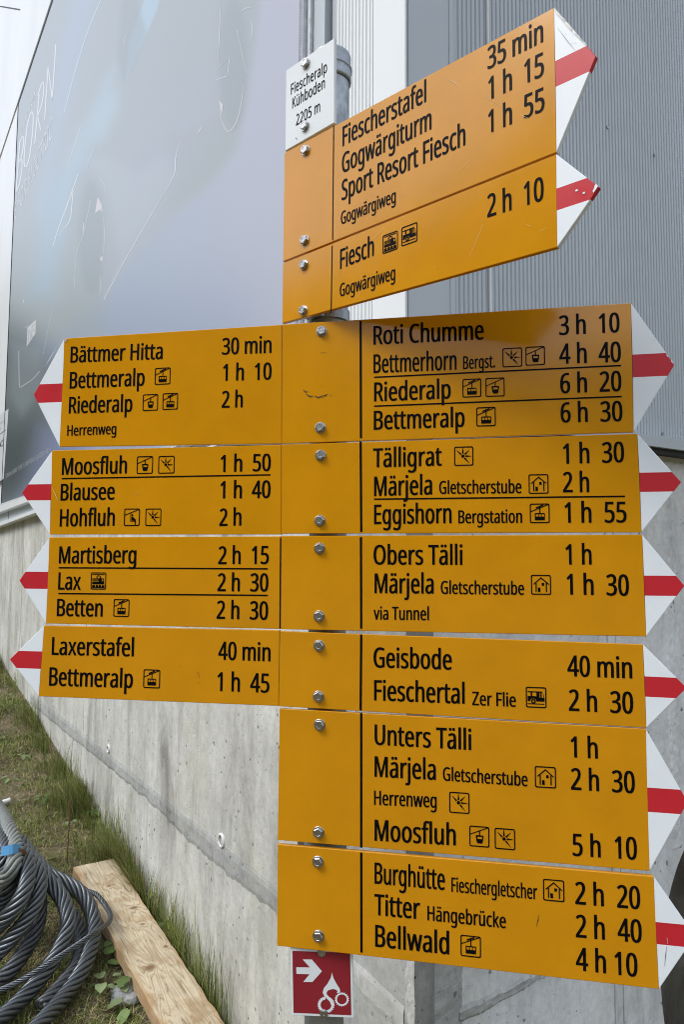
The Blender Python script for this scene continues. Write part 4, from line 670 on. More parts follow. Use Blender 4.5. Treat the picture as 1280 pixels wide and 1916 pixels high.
def mid(x0, x1, y0, y1, k, ox, oy): return (ox + (x0+x1)/2/k, oy + (y0+y1)/2/k), (y1-y0)/k
def P4(kind, x0, x1, y0, y1): c, s_ = mid(x0, x1, y0, y1, 2.0, 0, 600); return (kind, c, s_)
def P5(kind, x0, x1, y0, y1): c, s_ = mid(x0, x1, y0, y1, 1.641, 500, 560); return (kind, c, s_)
def P6(kind, x0, x1, y0, y1): c, s_ = mid(x0, x1, y0, y1, 1.641, 500, 1160); return (kind, c, s_-2)

sign(LOW, 'yellow sign pointing left reading Bättmer Hitta, Bettmeralp, Riederalp and Herrenweg', (120,633),(527,607.5),(526.6,830),(111,836),(62,738.5),((117,717.3),(115,752.3)), [],
 [('Bättmer Hitta',(131,678.5),(304,671.5),29.5),('30 min',(415,663.5),(508,660),30.5),('Bettmeralp',(129.5,727),(270,721.3),30.5),('1 h  10',(416.5,712.5),(508,710),31),('Riederalp',(128,773.5),(247,770),30.5),('2 h',(414.5,763),(454,762),31),('Herrenweg',(125,815.5),(217,812),19.5)],
 [P4('cable_car',578,638,176,239),P4('gondola',533,591,275,337),P4('cable_car',607,666,271,333)], side=-1)
sign(LOW, 'yellow sign pointing left reading Moosfluh, Blausee and Hohfluh', (97,843),(526,832.5),(526,1000),(93,1000),(40,922),((96,905.7),(94,936)), [],
 [('Moosfluh',(115,888.5),(237,885.5),31),('1 h  50',(412,883),(506.5,881),31.5),('Blausee',(112.5,936.5),(214,934.5),31),('1 h  40',(411.5,932.5),(506,931.5),32),('Hohfluh',(111,985),(214,983.5),32),('2 h',(410,984),(451.5,983),32)],
 [P4('gondola',512,571,507,573),P4('star',591,653,506,572),P4('chairlift',463,523,703,768),P4('star',542,604,703,768)], [((115,895.5),(506,888.5))], side=-1)
sign(LOW, 'yellow sign pointing left reading Martisberg, Lax and Betten', (92,1005.5),(525,1003.5),(524,1177),(85.5,1166.5),(35,1086),((90,1070),(88.5,1102)), [],
 [('Martisberg',(109.5,1054),(254.5,1054),31.5),('2 h  15',(408,1055.5),(503,1055),33),('Lax',(108,1103),(150.5,1103.5),32),('2 h  30',(406.5,1106),(502,1106.5),33),('Betten',(105.5,1152.5),(191.5,1153.5),32),('2 h  30',(405,1157.5),(501.5,1159.5),33.5)],
 [P4('train',337,398,942,1006),P4('cable_car',423,484,1042,1108)], [((109,1062.3),(501,1064.3)),((108.5,1110.5),(501,1114))], [((525,1006),(523.6,1175.5),2.2)], side=-1)
sign(LOW, 'yellow sign pointing left reading Laxerstafel and Bettmeralp, lowest on the left side', (82,1170.5),(523,1179.5),(521,1321),(72,1303),(17,1234),((78.5,1219),(75.5,1251.5)), [],
 [('Laxerstafel',(96,1225),(250,1228),33),('40 min',(408,1234),(506,1237),33.5),('Bettmeralp',(91,1282.5),(248,1287),34),('1 h  45',(406,1292.5),(504,1296),35)],
 [P4('cable_car',533,601,1305,1375)], side=-1)
sign(LOW, 'yellow sign pointing right reading Roti Chumme, Bettmerhorn, Riederalp and Bettmeralp', (528,607),(1181,567),(1186,808.5),(527.2,830),(1263,682.5),((1184,663.5),(1185,706)), [(602,620),(599.5,800)],
 [('Roti Chumme',(699,645),(906,635),34.5),('3 h  10',(1047,627),(1160.5,621.5),36),('Bettmerhorn',(699,698),(855,691.6),34.5),('Bergst.',(867,691),(927,687.4),24),('4 h  40',(1047.5,680.7),(1163,677),37),('Riederalp',(700,751),(844,745.5),35),('6 h  20',(1049,736),(1164,731.5),37),('Bettmeralp',(699.5,804),(870,798.3),35),('6 h  30',(1049.7,790.5),(1166,788),37)],
 [P5('star',724,783,149,208),P5('gondola',794,854,145,203),P5('cable_car',600,658,244,301),P5('gondola',670,731,241,299),P5('cable_car',642,703,331,390)], [((700,706),(1163,684)),((700,760),(1164,742))], [((675,600.5),(675.5,820),4)])
sign(LOW, 'yellow sign pointing right reading Tälligrat, Märjela and Eggishorn', (527,832),(1193,811.5),(1201,996),(526.6,998.5),(1275.7,902),((1197,884.5),(1198.5,920.5)), [(600,852),(598.5,974)],
 [('Tälligrat',(698,874.4),(827,871),35),('1 h  30',(1054,867.7),(1169,864.7),37.5),('Märjela',(700,928),(809,925),36),('Gletscherstube',(822,924),(976.5,922.6),24),('2 h',(1054,921),(1103.5,920.7),37.5),('Eggishorn',(700,980.5),(845.5,978.6),36),('Bergstation',(858,979),(977.7,978),24),('1 h  55',(1057,978),(1173.5,977.4),38)],
 [P5('star',574,634,452,511),P5('hut',803,865,537,597),P5('cable_car',807,868,627,687)], [((700,934),(1170,928.7))], [((675,826),(676,995),4)])
sign(LOW, 'yellow sign pointing right reading Obers Tälli and Märjela via Tunnel', (526,1003),(1202,1000.5),(1209.5,1191),(525,1177.3),(1282,1096),((1205.5,1077),(1207,1114.5)), [(598,1026),(597,1153)],
 [('Obers Tälli',(699,1056),(866,1056.6),36),('1 h',(1059,1056),(1108,1056),37.5),('Märjela',(701,1109.6),(812,1110.4),36.5),('Gletscherstube',(825,1111),(981.4,1112.7),24),('1 h  30',(1061,1112),(1178,1114.5),38.5),('via Tunnel',(699,1159),(803,1160.3),24)],
 [P5('hut',810,873,846,907)], (), [((675.5,1005),(676,1176),4)])
sign(LOW, 'yellow sign pointing right reading Geisbode and Fieschertal Zer Flie with bus symbol', (524,1181),(1203.5,1206),(1210,1362),(521.5,1321.5),(1286,1287),((1206.5,1265.5),(1208,1303.5)), [(597,1208),(596,1303)],
 [('Geisbode',(699,1248.4),(846,1252.8),37),('40 min',(1062.5,1264.8),(1184,1269),38.5),('Fieschertal',(700,1310),(870,1316.5),37.5),('Zer Flie',(884,1319),(966,1322.3),25),('2 h  30',(1065,1329.4),(1186,1335),39.5)],
 [P6('bus',795,858,204,271)], (), [((676,1187),(675,1329),4)])
sign(LOW, 'tall yellow sign pointing right reading Unters Tälli, Märjela, Herrenweg and Moosfluh', (523,1326),(1209,1364),(1216,1630),(519.3,1572),(1288,1501),((1211.3,1473.5),(1212.6,1519)), [(598,1356),(596,1557)],
 [('Unters Tälli',(701,1393),(882.5,1403),37.5),('1 h',(1068.5,1416.5),(1119.5,1419),39),('Märjela',(701,1453),(816,1459),38),('Gletscherstube',(829,1460),(988,1471),25),('2 h  30',(1069,1477),(1189,1484),40),('Herrenweg',(700,1505.5),(817.5,1511),26.5),('Moosfluh',(701,1572.5),(853.5,1581.5),39),('5 h  10',(1072,1600.6),(1193,1608.5),41)],
 [P6('hut',823,887,448,517),P6('star',559,622,527,595),P6('gondola',621,683,631,698),P6('star',699,762,638,706)], (), [((676,1334),(676,1586),4)])
sign(LOW, 'yellow sign pointing right reading Burghütte, Titter Hängebrücke and Bellwald, lowest of all', (519.5,1580),(1223.5,1640),(1233.5,1851),(518,1769.8),(1302,1752),((1227,1725),(1229.5,1766.5)), [(595,1612),(596,1751)],
 [('Burghütte',(701,1652.6),(833,1665),39),('Fieschergletscher',(845,1668),(1006,1682.5),26.5),('2 h  20',(1077,1691),(1199,1701),41.5),('Titter',(700.5,1711.5),(786.4,1719.5),39),('Hängebrücke',(800,1721.5),(947.3,1736.5),27),('2 h  40',(1078,1753),(1202,1764),42),('Bellwald',(702,1770.6),(841,1785.5),40.5),('4 h 10',(1078.5,1814.5),(1194,1827.5),42.5)],
 [P6('hut',848,913,795,865),P6('cable_car',594,657,967,1036)], (), [((676,1595),(676.5,1782),4)])
sign(UP, 'yellow sign turned forward reading Fiescherstafel, Gogwärgiturm and Sport Resort Fiesch', (532,286),(1037,14),(1041.5,285),(529,489.5),(1116,105),((1039,114.5),(1039.8,163)), [(572.5,282),(571,450)],
 [('Fiescherstafel',(641,274),(798,190),36),('35 min',(913,130.4),(1017.5,78),41),('Gogwärgiturm',(640,324.8),(808,241),36.5),('1 h  15',(914.5,187.7),(1019,141),42),('Sport Resort Fiesch',(639.5,375.5),(871.5,271),37),('1 h  55',(914,250),(1020,206.6),42),('Gogwärgiweg',(638,420.5),(741,378),23.5)], (), (),
 [((624.6,235),(622.6,449.5),2.4)])
sign(UP, 'yellow sign turned forward reading Fiesch with train and bus symbols', (529,492.5),(1041,288.5),(1043,462.5),(528,605),(1122,350),((1041.5,353),(1042,394)), [(569.5,496),(568.5,581.5)],
 [('Fiesch',(636.5,503.5),(700,478),36),('2 h  10',(912.5,407),(1018.5,374),42),('Gogwärgiweg',(636,555.5),(740,522.5),24)], [('train',(730.5,453.5),35),('bus',(766.5,438.5),36)], (),
 [((621.8,459.5),(619.8,586),2.4)])
# white place plate -----------------------------------------------------------
org = UP.uv(573, 119); t = empty('place_name_plate', UP.pt(*org), -UP.yaw, 'white plate reading Fiescheralp Kühboden 2205 m on top of the pole', 'sign')
lo_ = lambda p: (UP.uv(*p)[0]-org[0], UP.uv(*p)[1]-org[1])
fixn(prism([lo_(p) for p in ((533.6,282.5),(625.3,229.5),(625.3,71),(535,131.5))], [1,1,1,1]).build('panel', M['plate'], t))
for b in ((573,119.5),(571.5,236.5)):
    q = lo_(b); bolt(t, q[0], q[1], .4); clamp(t, UP, org[0], q[1])
for s_, p0, p1, cap in (('Fiescheralp',(544.5,177.5),(612,134.5),19.5),('Kühboden',(547,203.5),(608,164.5),20),('2205 m',(554,235.3),(599,208.5),20)):
    put_text(UP, s_, p0, p1, cap, t, org, bx=12, by=3)
a_, b_ = lo_((553,258)), lo_((556,260.5)); MB().add([(a_[0],-.0004,a_[1]+.001),(a_[0],-.0004,a_[1]-.0004),(b_[0],-.0004,b_[1]-.001),(b_[0],-.0004,b_[1]+.0004)], [(0,1,2,3)]).build('dark_nick', M['black'], t)
# red cycle route plate -------------------------------------------------------
RD = REDP; org = RD.uv(602, 1840); t = empty('cycle_route_sign', RD.pt(*org), -RD.yaw, 'small dark red sign with white arrow and bicycle emblem below the yellow signs', 'sign')
lo_ = lambda p: (RD.uv(*p)[0]-org[0], RD.uv(*p)[1]-org[1])
fixn(prism([lo_(p) for p in ((545.3,1899.8),(661.6,1905),(660.5,1778),(543.4,1768))], [1,1,1,1], 0, .003).build('panel', M['plate'], t))
def flat_poly(polys, m, name, dep):
    mb = MB()
    P_, tri = fill_polys([[lo_(p) for p in c] for c in polys])
    o = mb.add([(a, dep, b) for a, b in P_], tri).build(name, M[m], t)
    for p in o.data.polygons:
        if p.normal.y > 0: p.flip()
    return o
Z8 = lambda L: [(490 + x/5.333, 1560 + y/5.333) for x, y in L]
flat_poly([Z8([(305,1168),(880,1188),(893,1810),(315,1785)])], 'maroon', 'red_field', -.0003)
flat_poly([Z8([(343,1330),(480,1332),(407,1252),(498,1252),(600,1370),(505,1477),(413,1477),(476,1400),(345,1396)])], 'plate', 'arrow', -.0006)
flat_poly([Z8([(700,1382),(690,1432),(655,1495),(618,1540),(608,1585),(622,1615),(655,1648),(680,1675),(692,1706),(724,1706),(718,1668),(700,1645),(668,1622),(648,1600),(648,1578),(660,1562),(685,1552),(718,1547),(745,1556),(756,1570),(748,1584),(764,1588),(782,1574),(778,1545),(748,1500),(714,1436)])], 'plate', 'emblem', -.0006)
def toothed(cx, cy, ro, ri, a0=None, a1=None, n=72):
    if a0 is None:
        return [[(cx + (ro + (4 if (k//2) % 2 else -5))*math.cos(2*PI*k/n), cy + (ro + (4 if (k//2) % 2 else -5))*math.sin(2*PI*k/n)) for k in range(n)], [(cx + ri*math.cos(2*PI*k/n), cy + ri*math.sin(2*PI*k/n)) for k in range(n)]]
    A = [math.radians(a0 + (a1-a0)*k/n) for k in range(n+1)]
    return [[(cx + (ro + (4 if (k//2) % 2 else -5))*math.cos(a), cy + (ro + (4 if (k//2) % 2 else -5))*math.sin(a)) for k, a in enumerate(A)] + [(cx + ri*math.cos(a), cy + ri*math.sin(a)) for a in A[::-1]]]
flat_poly([Z8(c) for c in toothed(641, 1704, 82, 54, -4, 266)], 'plate', 'emblem', -.0007)
flat_poly([Z8(c) for c in toothed(799, 1650, 68, 49)], 'plate', 'emblem', -.0006)
for b in ((602,1782),(606,1895.6)):
    q = lo_(b); fixn(MB().lathe([(.0062,.0), (.0060,-.0016), (.0042,-.0026), (.0022,-.0026), (.0020,-.0012), (.0001,-.0012)], 18, axis='Y', c=(q[0], 0, q[1])).build('screw', M['bolt'], t)); clamp(t, RD, org[0], q[1], .012)

# ------------------------------------------------------------------ printed banner on the long face
OUT = .030
def buv(px, py):                                       # (s, z) on the banner sheet
    q = hit(px, py, CORNER + EW*OUT, EW) - CORNER; return q.dot(ES), q.z
s_r = buv(567, 60)[0]; s_l, z_t = buv(34, 195)
ban = empty('advertising_banner', wp((s_l+s_r)/2, OUT, 1.2), 0, 'huge pale printed banner with a ghostly car hung on the building', 'banner')
def under(o, par):
    o.parent = par; o.matrix_parent_inverse = Matrix.Translation(-par.location); return o
def sstep(a, b, x): x = min(1, max(0, (x-a)/(b-a))); return x*x*(3-2*x)
def pdist(poly, x, y):
    """signed distance to a closed polygon, negative inside"""
    d = 1e9; ins = False; n = len(poly)
    for i in range(n):
        (x0, y0), (x1, y1) = poly[i-1], poly[i]; dx, dy = x1-x0, y1-y0
        k = max(0, min(1, ((x-x0)*dx + (y-y0)*dy) / (dx*dx+dy*dy+1e-9))); d = min(d, math.hypot(x-x0-k*dx, y-y0-k*dy))
        if (y0 > y) != (y1 > y) and x < (x1-x0)*(y-y0)/(y1-y0) + x0: ins = not ins
    return -d if ins else d
z6 = lambda L: [(120 + x/3.048, y/3.048) for x, y in L]
SOFT = [   # printed colour areas, pale sky sheen mixed into the colours: outline, colour, blur, strength
 ([(-200,-200),(490,-200),(484,0),(474,82),(461,164),(448,249),(435,282),(392,341),(350,380),(300,428),(240,490),(180,560),(100,640),(-200,640)], (176,184,186), 14, .85),
 ([(-200,700),(0,600),(60,640),(120,700),(118,830),(60,930),(-200,1060)], (96,104,106), 60, .9),
 ([(-200,820),(60,800),(70,900),(-200,1060)], (62,70,74), 45, .8),
 ([(70,800),(160,800),(160,960),(30,960)], (136,146,190), 26, .55),
 ([(150,-60),(195,-60),(150,90),(118,260),(84,420),(60,400),(90,230)], (178,190,204), 18, .7),
 (z6([(60,-60),(200,-60),(130,180),(60,400),(0,640),(-60,600),(-40,300)]), (176,190,206), 22, .6),
 (z6([(470,-40),(545,-40),(530,50),(470,190),(400,330),(345,480),(362,330),(366,240),(390,170)]), (180,206,222), 3, .9),
 (z6([(298,350),(280,480),(300,600),(210,790),(150,850),(110,930),(80,980),(30,1150),(-20,1400),(-40,1200),(0,900),(60,760),(150,620),(210,470)]), (180,200,211), 16, .7),
 (z6([(300,520),(300,620),(215,790),(160,760),(200,600)]), (184,203,213), 22, .6),
 (z6([(-120,1100),(-60,1000),(20,980),(90,900),(130,900),(60,1100),(10,1300),(-60,1700),(-200,1700)]), (170,196,212), 24, .6),
 ([(140,330),(190,310),(205,420),(200,520),(190,640),(110,640),(120,480)], (168,178,180), 22, .6),
 (z6([(600,780),(760,720),(1000,600),(980,830),(830,1030),(640,1180),(560,1180),(640,1000)]), (170,178,178), 16, .8),
 (z6([(880,-60),(1110,-60),(1075,300),(1020,640),(940,760),(870,600)]), (170,179,181), 16, .8),
 ([(215,330),(330,180),(420,120),(400,260),(300,400),(200,520)], (178,182,198), 60, .45),
 ([(170 + 24*math.cos(k*.35), 445 + 105*math.sin(k*.35)) for k in range(18)], (158,167,170), 9, .75),
 ([(437 + 26*math.cos(k*.35), 120 + 125*math.sin(k*.35)) for k in range(18)], (160,169,172), 8, .7),
 (z6([(120,900),(170,980),(250,1100),(330,1500),(225,1707),(320,1500),(520,1170),(620,1000),(560,900),(400,1000),(250,900)]), (184,194,200), 14, .6),
 (z6([(330,-60),(300,350),(345,480),(470,190),(400,-40)]), (160,170,174), 8, .6),
 ([(20,640),(75,650),(80,730),(40,780),(15,740)], (164,174,178), 12, .4),
]
BOX = [(min(p[0] for p in a)-3*c, max(p[0] for p in a)+3*c, min(p[1] for p in a)-3*c, max(p[1] for p in a)+3*c) for a, b, c, d in SOFT]
def art(px, py):
    k = sstep(200, 560, px); c = [a + (b-a)*k for a, b in zip((170,182,196), (189,192,206))]
    k = sstep(420, 700, py) * (1 - sstep(380, 560, px)); c = [a + (b-a)*k for a, b in zip(c, (166,178,200))]
    for (pl, cc, bl, st), (x0, x1, y0, y1) in zip(SOFT, BOX):
        if x0 < px < x1 and y0 < py < y1:
            k = st * (1 - sstep(-bl, bl, pdist(pl, px, py))); c = [a + (b-a)*k for a, b in zip(c, cc)]
    return L3(*c, .83)
NS, NZ = 210, 260; mb = MB(); mb.col = []
zt_b = z_t
ratio = (s_l + 2.2) / (s_r + 2.2)
for i in range(NS+1):
    s = (s_r + 2.2) * ratio ** (i/NS) - 2.2; zb_ = zl_banner(s) - .002
    for j in range(NZ+1):
        z = zb_ + (zt_b - zb_) * j/NZ; p = wp(s, OUT, z); mb.v.append(tuple(p))
        if z < 9: x, y = topx(p); mb.col.append(art(max(-260, min(700, x)), max(-120, min(1000, y))))
        else: mb.col.append(L3(180,186,196,.8))
mb.f = [(i*(NZ+1)+j, (i+1)*(NZ+1)+j, (i+1)*(NZ+1)+j+1, i*(NZ+1)+j+1) for i in range(NS) for j in range(NZ)]; mb.mi = [0]*len(mb.f)
q = mat('printed_mesh_fabric', (.5,.5,.5), .42, 0, .3); t = NT(q); at = t.n('ShaderNodeAttribute', attribute_name='tint')
wv = t.n('ShaderNodeTexChecker'); wv.inputs['Scale'].default_value = 260; t.l(t.co(), wv.inputs['Vector'])
t.base(t.mix(t.ramp(t.noise(140, 2, .5, t.co()), [(.3, g3(0)), (.7, g3(.08))]), at.outputs['Color'], (.35,.36,.38)))
t.bump(t.noise(1.5, 3, .5, t.co()), .08, .02); M['print'] = q
sheet_o = under(fixn(mb.build('printed_sheet', M['print'], smooth=True)), ban)
# make the printed side face outwards
if sum(p.normal.dot(EW) for p in list(sheet_o.data.polygons)[:50]) < 0:
    for p in sheet_o.data.polygons: p.flip()
M['print_white'] = mat('printed_white', (.62, .64, .65), .4); M['print_pink'] = mat('printed_pale_pink', (.55,.515,.51), .4); M['print_blue'] = mat('printed_pale_blue', (.47,.56,.62), .4)
M['print_faint'] = mat('printed_faint_white', (.47,.50,.52), .4)
def stroke(P, wpx, name, m, dep=.0006, taper=False):
    """a printed line: pixel path, width in pixels, laid on the sheet"""
    Q = spline([Vector((x, y, 0)) for x, y in P], 3) if len(P) > 2 else [Vector((x, y, 0)) for x, y in P]; vs = []; n = len(Q)
    for i, p in enumerate(Q):
        d = (Q[min(i+1, n-1)] - Q[max(i-1, 0)]).normalized(); k = wpx/2 * (math.sin(PI*min(1, max(.03, i/(n-1)))) if taper else 1)
        for e in (1, -1):
            s, z = buv(p.x - d.y*k*e, p.y + d.x*k*e); vs.append(wp(s, OUT + dep, z))
    o = under(MB().add(vs, [(2*i, 2*i+1, 2*i+3, 2*i+2) for i in range(n-1)]).build(name, M[m]), ban)
    for p in o.data.polygons:
        if p.normal.dot(EW) < 0: p.flip()
    return o
def fill(P, name, m, dep=.0006):
    vs = []; P_, tri = fill_polys([P])
    for x, y in P_: s, z = buv(x, y); vs.append(wp(s, OUT + dep, z))
    o = under(MB().add(vs, tri).build(name, M[m]), ban)
    for p in o.data.polygons:
        if p.normal.dot(EW) < 0: p.flip()
    return o
z5 = lambda L: [(x/4.1625, y/4.1625) for x, y in L]; z7 = lambda L: [(x/4.79, 560 + y/4.79) for x, y in L]
for L, wd, mm, tp in (
 (z6([(795,710),(775,738),(755,775)]), 2.2, 'print_white', 1), (z6([(735,765),(690,780),(655,830),(636,900),(631,980),(600,1050),(520,1190)]), 2.2, 'print_white', 1),
 (z6([(560,1120),(470,1270),(400,1390),(320,1530),(225,1707)]), 2.0, 'print_white', 0), (z6([(895,-20),(885,200),(878,385)]), 2.4, 'print_pink', 1), (z6([(878,575),(890,660),(918,735),(945,748),(985,690),(1012,580),(1028,430)]), 2.8, 'print_pink', 1),
 (z6([(872,455),(930,432)]), 1.6, 'print_white', 0), (z6([(945,325),(932,430)]), 1.4, 'print_white', 0), (z6([(880,385),(930,335)]), 1.6, 'print_pink', 0), (z6([(1000,75),(1035,48),(1078,40)]), 3, 'print_faint', 1), (z6([(1062,105),(1074,160),(1066,240)]), 3.5, 'print_faint', 1),
 (z6([(985,170),(1012,290),(1040,420)]), 1.6, 'print_faint', 0), (z6([(375,0),(360,110)]), 1.6, 'print_white', 1), (z6([(352,190),(338,260)]), 1.4, 'print_faint', 0), (z6([(450,0),(400,60)]), 1.5, 'print_faint', 1),
 (z6([(210,-10),(130,190),(60,410),(0,640)]), 2.5, 'print_blue', 0), (z6([(110,660),(60,820),(0,1000)]), 1.5, 'print_white', 1), (z6([(210,610),(190,690)]), 1.5, 'print_white', 1), (z6([(205,795),(175,830),(140,920),(120,1010)]), 1.8, 'print_blue', 1),
 (z6([(160,1010),(190,1003),(225,1050),(238,1110)]), 1.4, 'print_faint', 1), (z6([(220,1215),(228,1340),(218,1490)]), 1.8, 'print_pink', 1), (z6([(150,1140),(125,1260),(105,1340),(70,1440),(55,1640)]), 1.6, 'print_faint', 0), (z6([(205,1570),(208,1640),(198,1700)]), 2.4, 'print_pink', 1), (z6([(110,1270),(105,1340)]), 1.4, 'print_white', 0),
 (z5([(607,1350),(540,1540),(455,1770),(410,1916)]), 2.0, 'print_white', 0), (z5([(568,1480),(558,1590),(545,1700),(505,1775)]), 2.2, 'print_white', 0), (z5([(560,1500),(545,1560),(520,1610),(500,1690)]), 2.0, 'print_faint', 0), (z5([(500,1770),(470,1810),(455,1840)]), 1.6, 'print_faint', 0),
 (z7([(165,465),(166,600),(170,760),(178,788),(205,772),(290,715),(352,645)]), 2.2, 'print_faint', 0), (z7([(505,430),(450,520),(395,610)]), 1.8, 'print_white', 1), (z7([(470,60),(430,260),(385,490)]), 1.0, 'print_faint', 0), (z7([(490,140),(465,190)]), 1.3, 'print_white', 1), (z7([(490,240),(455,305)]), 1.3, 'print_white', 1), (z7([(245,235),(225,255)]), 1.3, 'print_white', 0), (z7([(210,0),(208,30)]), 1.8, 'print_white', 0)):
    stroke(L, wd*.72, 'printed_highlight', mm, taper=bool(tp))
fill(z6([(190,1122),(175,1215),(205,1195),(218,1212),(212,1165)]), 'printed_highlight', 'print_pink'); fill(z6([(205,1465),(222,1462),(215,1496),(203,1480)]), 'printed_highlight', 'print_pink'); fill(z6([(882,575),(908,598),(897,660)]), 'printed_highlight', 'print_pink')
fill(z7([(243,255),(320,180),(314,312),(235,425)]), 'printed_plate', 'print_white', .0008)
M['print_grey'] = mat('printed_grey', (.42,.46,.48), .4)
for L in ([(255,275),(250,390)], [(255,275),(268,300),(268,370)], [(285,240),(280,350)], [(285,240),(308,218)], [(283,290),(306,268)], [(280,350),(303,325)]): stroke(z7(L), 1.2, 'printed_mark', 'print_grey', .0014)
# lettering of the banner
class BPlane:
    def uv(s, px, py): return buv(px, py)
def btext(s_, p0, p1, cap, m='print_white', bx=-16, by=-8, dep=.0012):
    mb, x0, x1 = text_mesh(s_, bx, by); u0, v0 = buv(*p0); u1, v1 = buv(*p1); h = buv(p0[0], p0[1]-cap)[1] - v0
    V = [wp(u0 + (u1-u0)*(x-x0)/(x1-x0), OUT + dep, v0 + (v1-v0)*(x-x0)/(x1-x0) + y*h/714) for x, y, _ in mb.v]
    mb.v = V; mb.f = [tuple(f) for f in mb.f]; o = under(mb.build('lettering', M[m]), ban)
    for p in o.data.polygons:
        if p.normal.dot(EW) < 0: p.flip()
for L in ([(345,935),(372,515),(405,780),(432,345)], ):
    for a, b in zip(L, L[1:]): stroke(z5([a, b]), 1.9, 'lettering', 'print_white')
for L in ([(268,1118),(302,735)], [(292,745),(318,660),(334,640),(338,700),(322,810),(290,905)], [(290,905),(300,950),(313,1012)],
          [(246,868),(256,910),(246,1080),(222,1240),(198,1300),(185,1270),(190,1150),(208,990),(228,900),(246,868)],
          [(122,1497),(150,1110)], [(150,1110),(172,1062),(183,1090),(168,1200),(143,1275)], [(143,1275),(166,1240),(168,1310),(150,1420),(122,1497)]):
    stroke(z5(L), 1.9, 'lettering', 'print_white')
btext('CUPRA', (37,257), (66,178), 11, bx=-10); btext('E FOR ELECTRIC', (26.4,413), (97,256), 30, bx=-8)
btext('CUPRA Born 58 kWh, 170 kW, 15,9 kWh/100 km, 0 g CO2/km, Kat. A', (10,895), (94.5,844), 7.5, 'print_faint', 0, 0)
# energy label low on the far left
fill([(-42,808),(15.6,764.6),(6.3,896),(-48,930)], 'printed_label', 'print_white', .002)
def lpt(a, b): return (lambda q: q)((-42 + (15.6+42)*a + (-48+42 + (6.3-15.6+6)*a)*b, 808 + (764.6-808)*a + ((930-808) + ((896-764.6)-(930-808))*a)*b))
for i, c in enumerate(((40,120,60),(90,150,50),(150,170,50),(200,190,60),(210,160,60),(200,120,60),(180,60,50))):
    k = .42 + i*.075; nm = 'lbl%d' % i; M[nm] = mat('label_print', L3(*c, .8), .5)
    fill([lpt(.08, k), lpt(.62 + .04*i, k), lpt(.62 + .04*i, k+.05), lpt(.08, k+.05)], 'printed_mark', nm, .004)
btext('C', lpt(.80, .50), lpt(.93, .49), 10, 'seam', 20, 5, .005); stroke([lpt(.10,.14), lpt(.92,.13)], 1.2, 'printed_mark', 'print_grey', .004); stroke([lpt(.10,.22), lpt(.8,.21)], 1.0, 'printed_mark', 'print_grey', .004); stroke([lpt(.06,.30), lpt(.96,.29)], 1.0, 'printed_mark', 'seam', .004)
# dark keder edge round the far side and the top
bpart_ = lambda mb: under(fixn(mb.build('edge_rail', M['seam'])), ban)
bpart_(MB().hexa([wp(s_r-.004,.0,z_t), wp(s_l+.03,.0,z_t), wp(s_l+.03,OUT+.004,z_t), wp(s_r-.004,OUT+.004,z_t), wp(s_r-.004,.0,z_t+.035), wp(s_l+.03,.0,z_t+.035), wp(s_l+.03,OUT+.004,z_t+.035), wp(s_r-.004,OUT+.004,z_t+.035)]))
bpart_(MB().hexa([wp(s_l,.0,zl_banner(s_l)), wp(s_l+.03,.0,zl_banner(s_l)), wp(s_l+.03,OUT+.004,zl_banner(s_l)), wp(s_l,OUT+.004,zl_banner(s_l)), wp(s_l,.0,z_t-.001), wp(s_l+.03,.0,z_t-.001), wp(s_l+.03,OUT+.004,z_t-.001), wp(s_l,OUT+.004,z_t-.001)]))

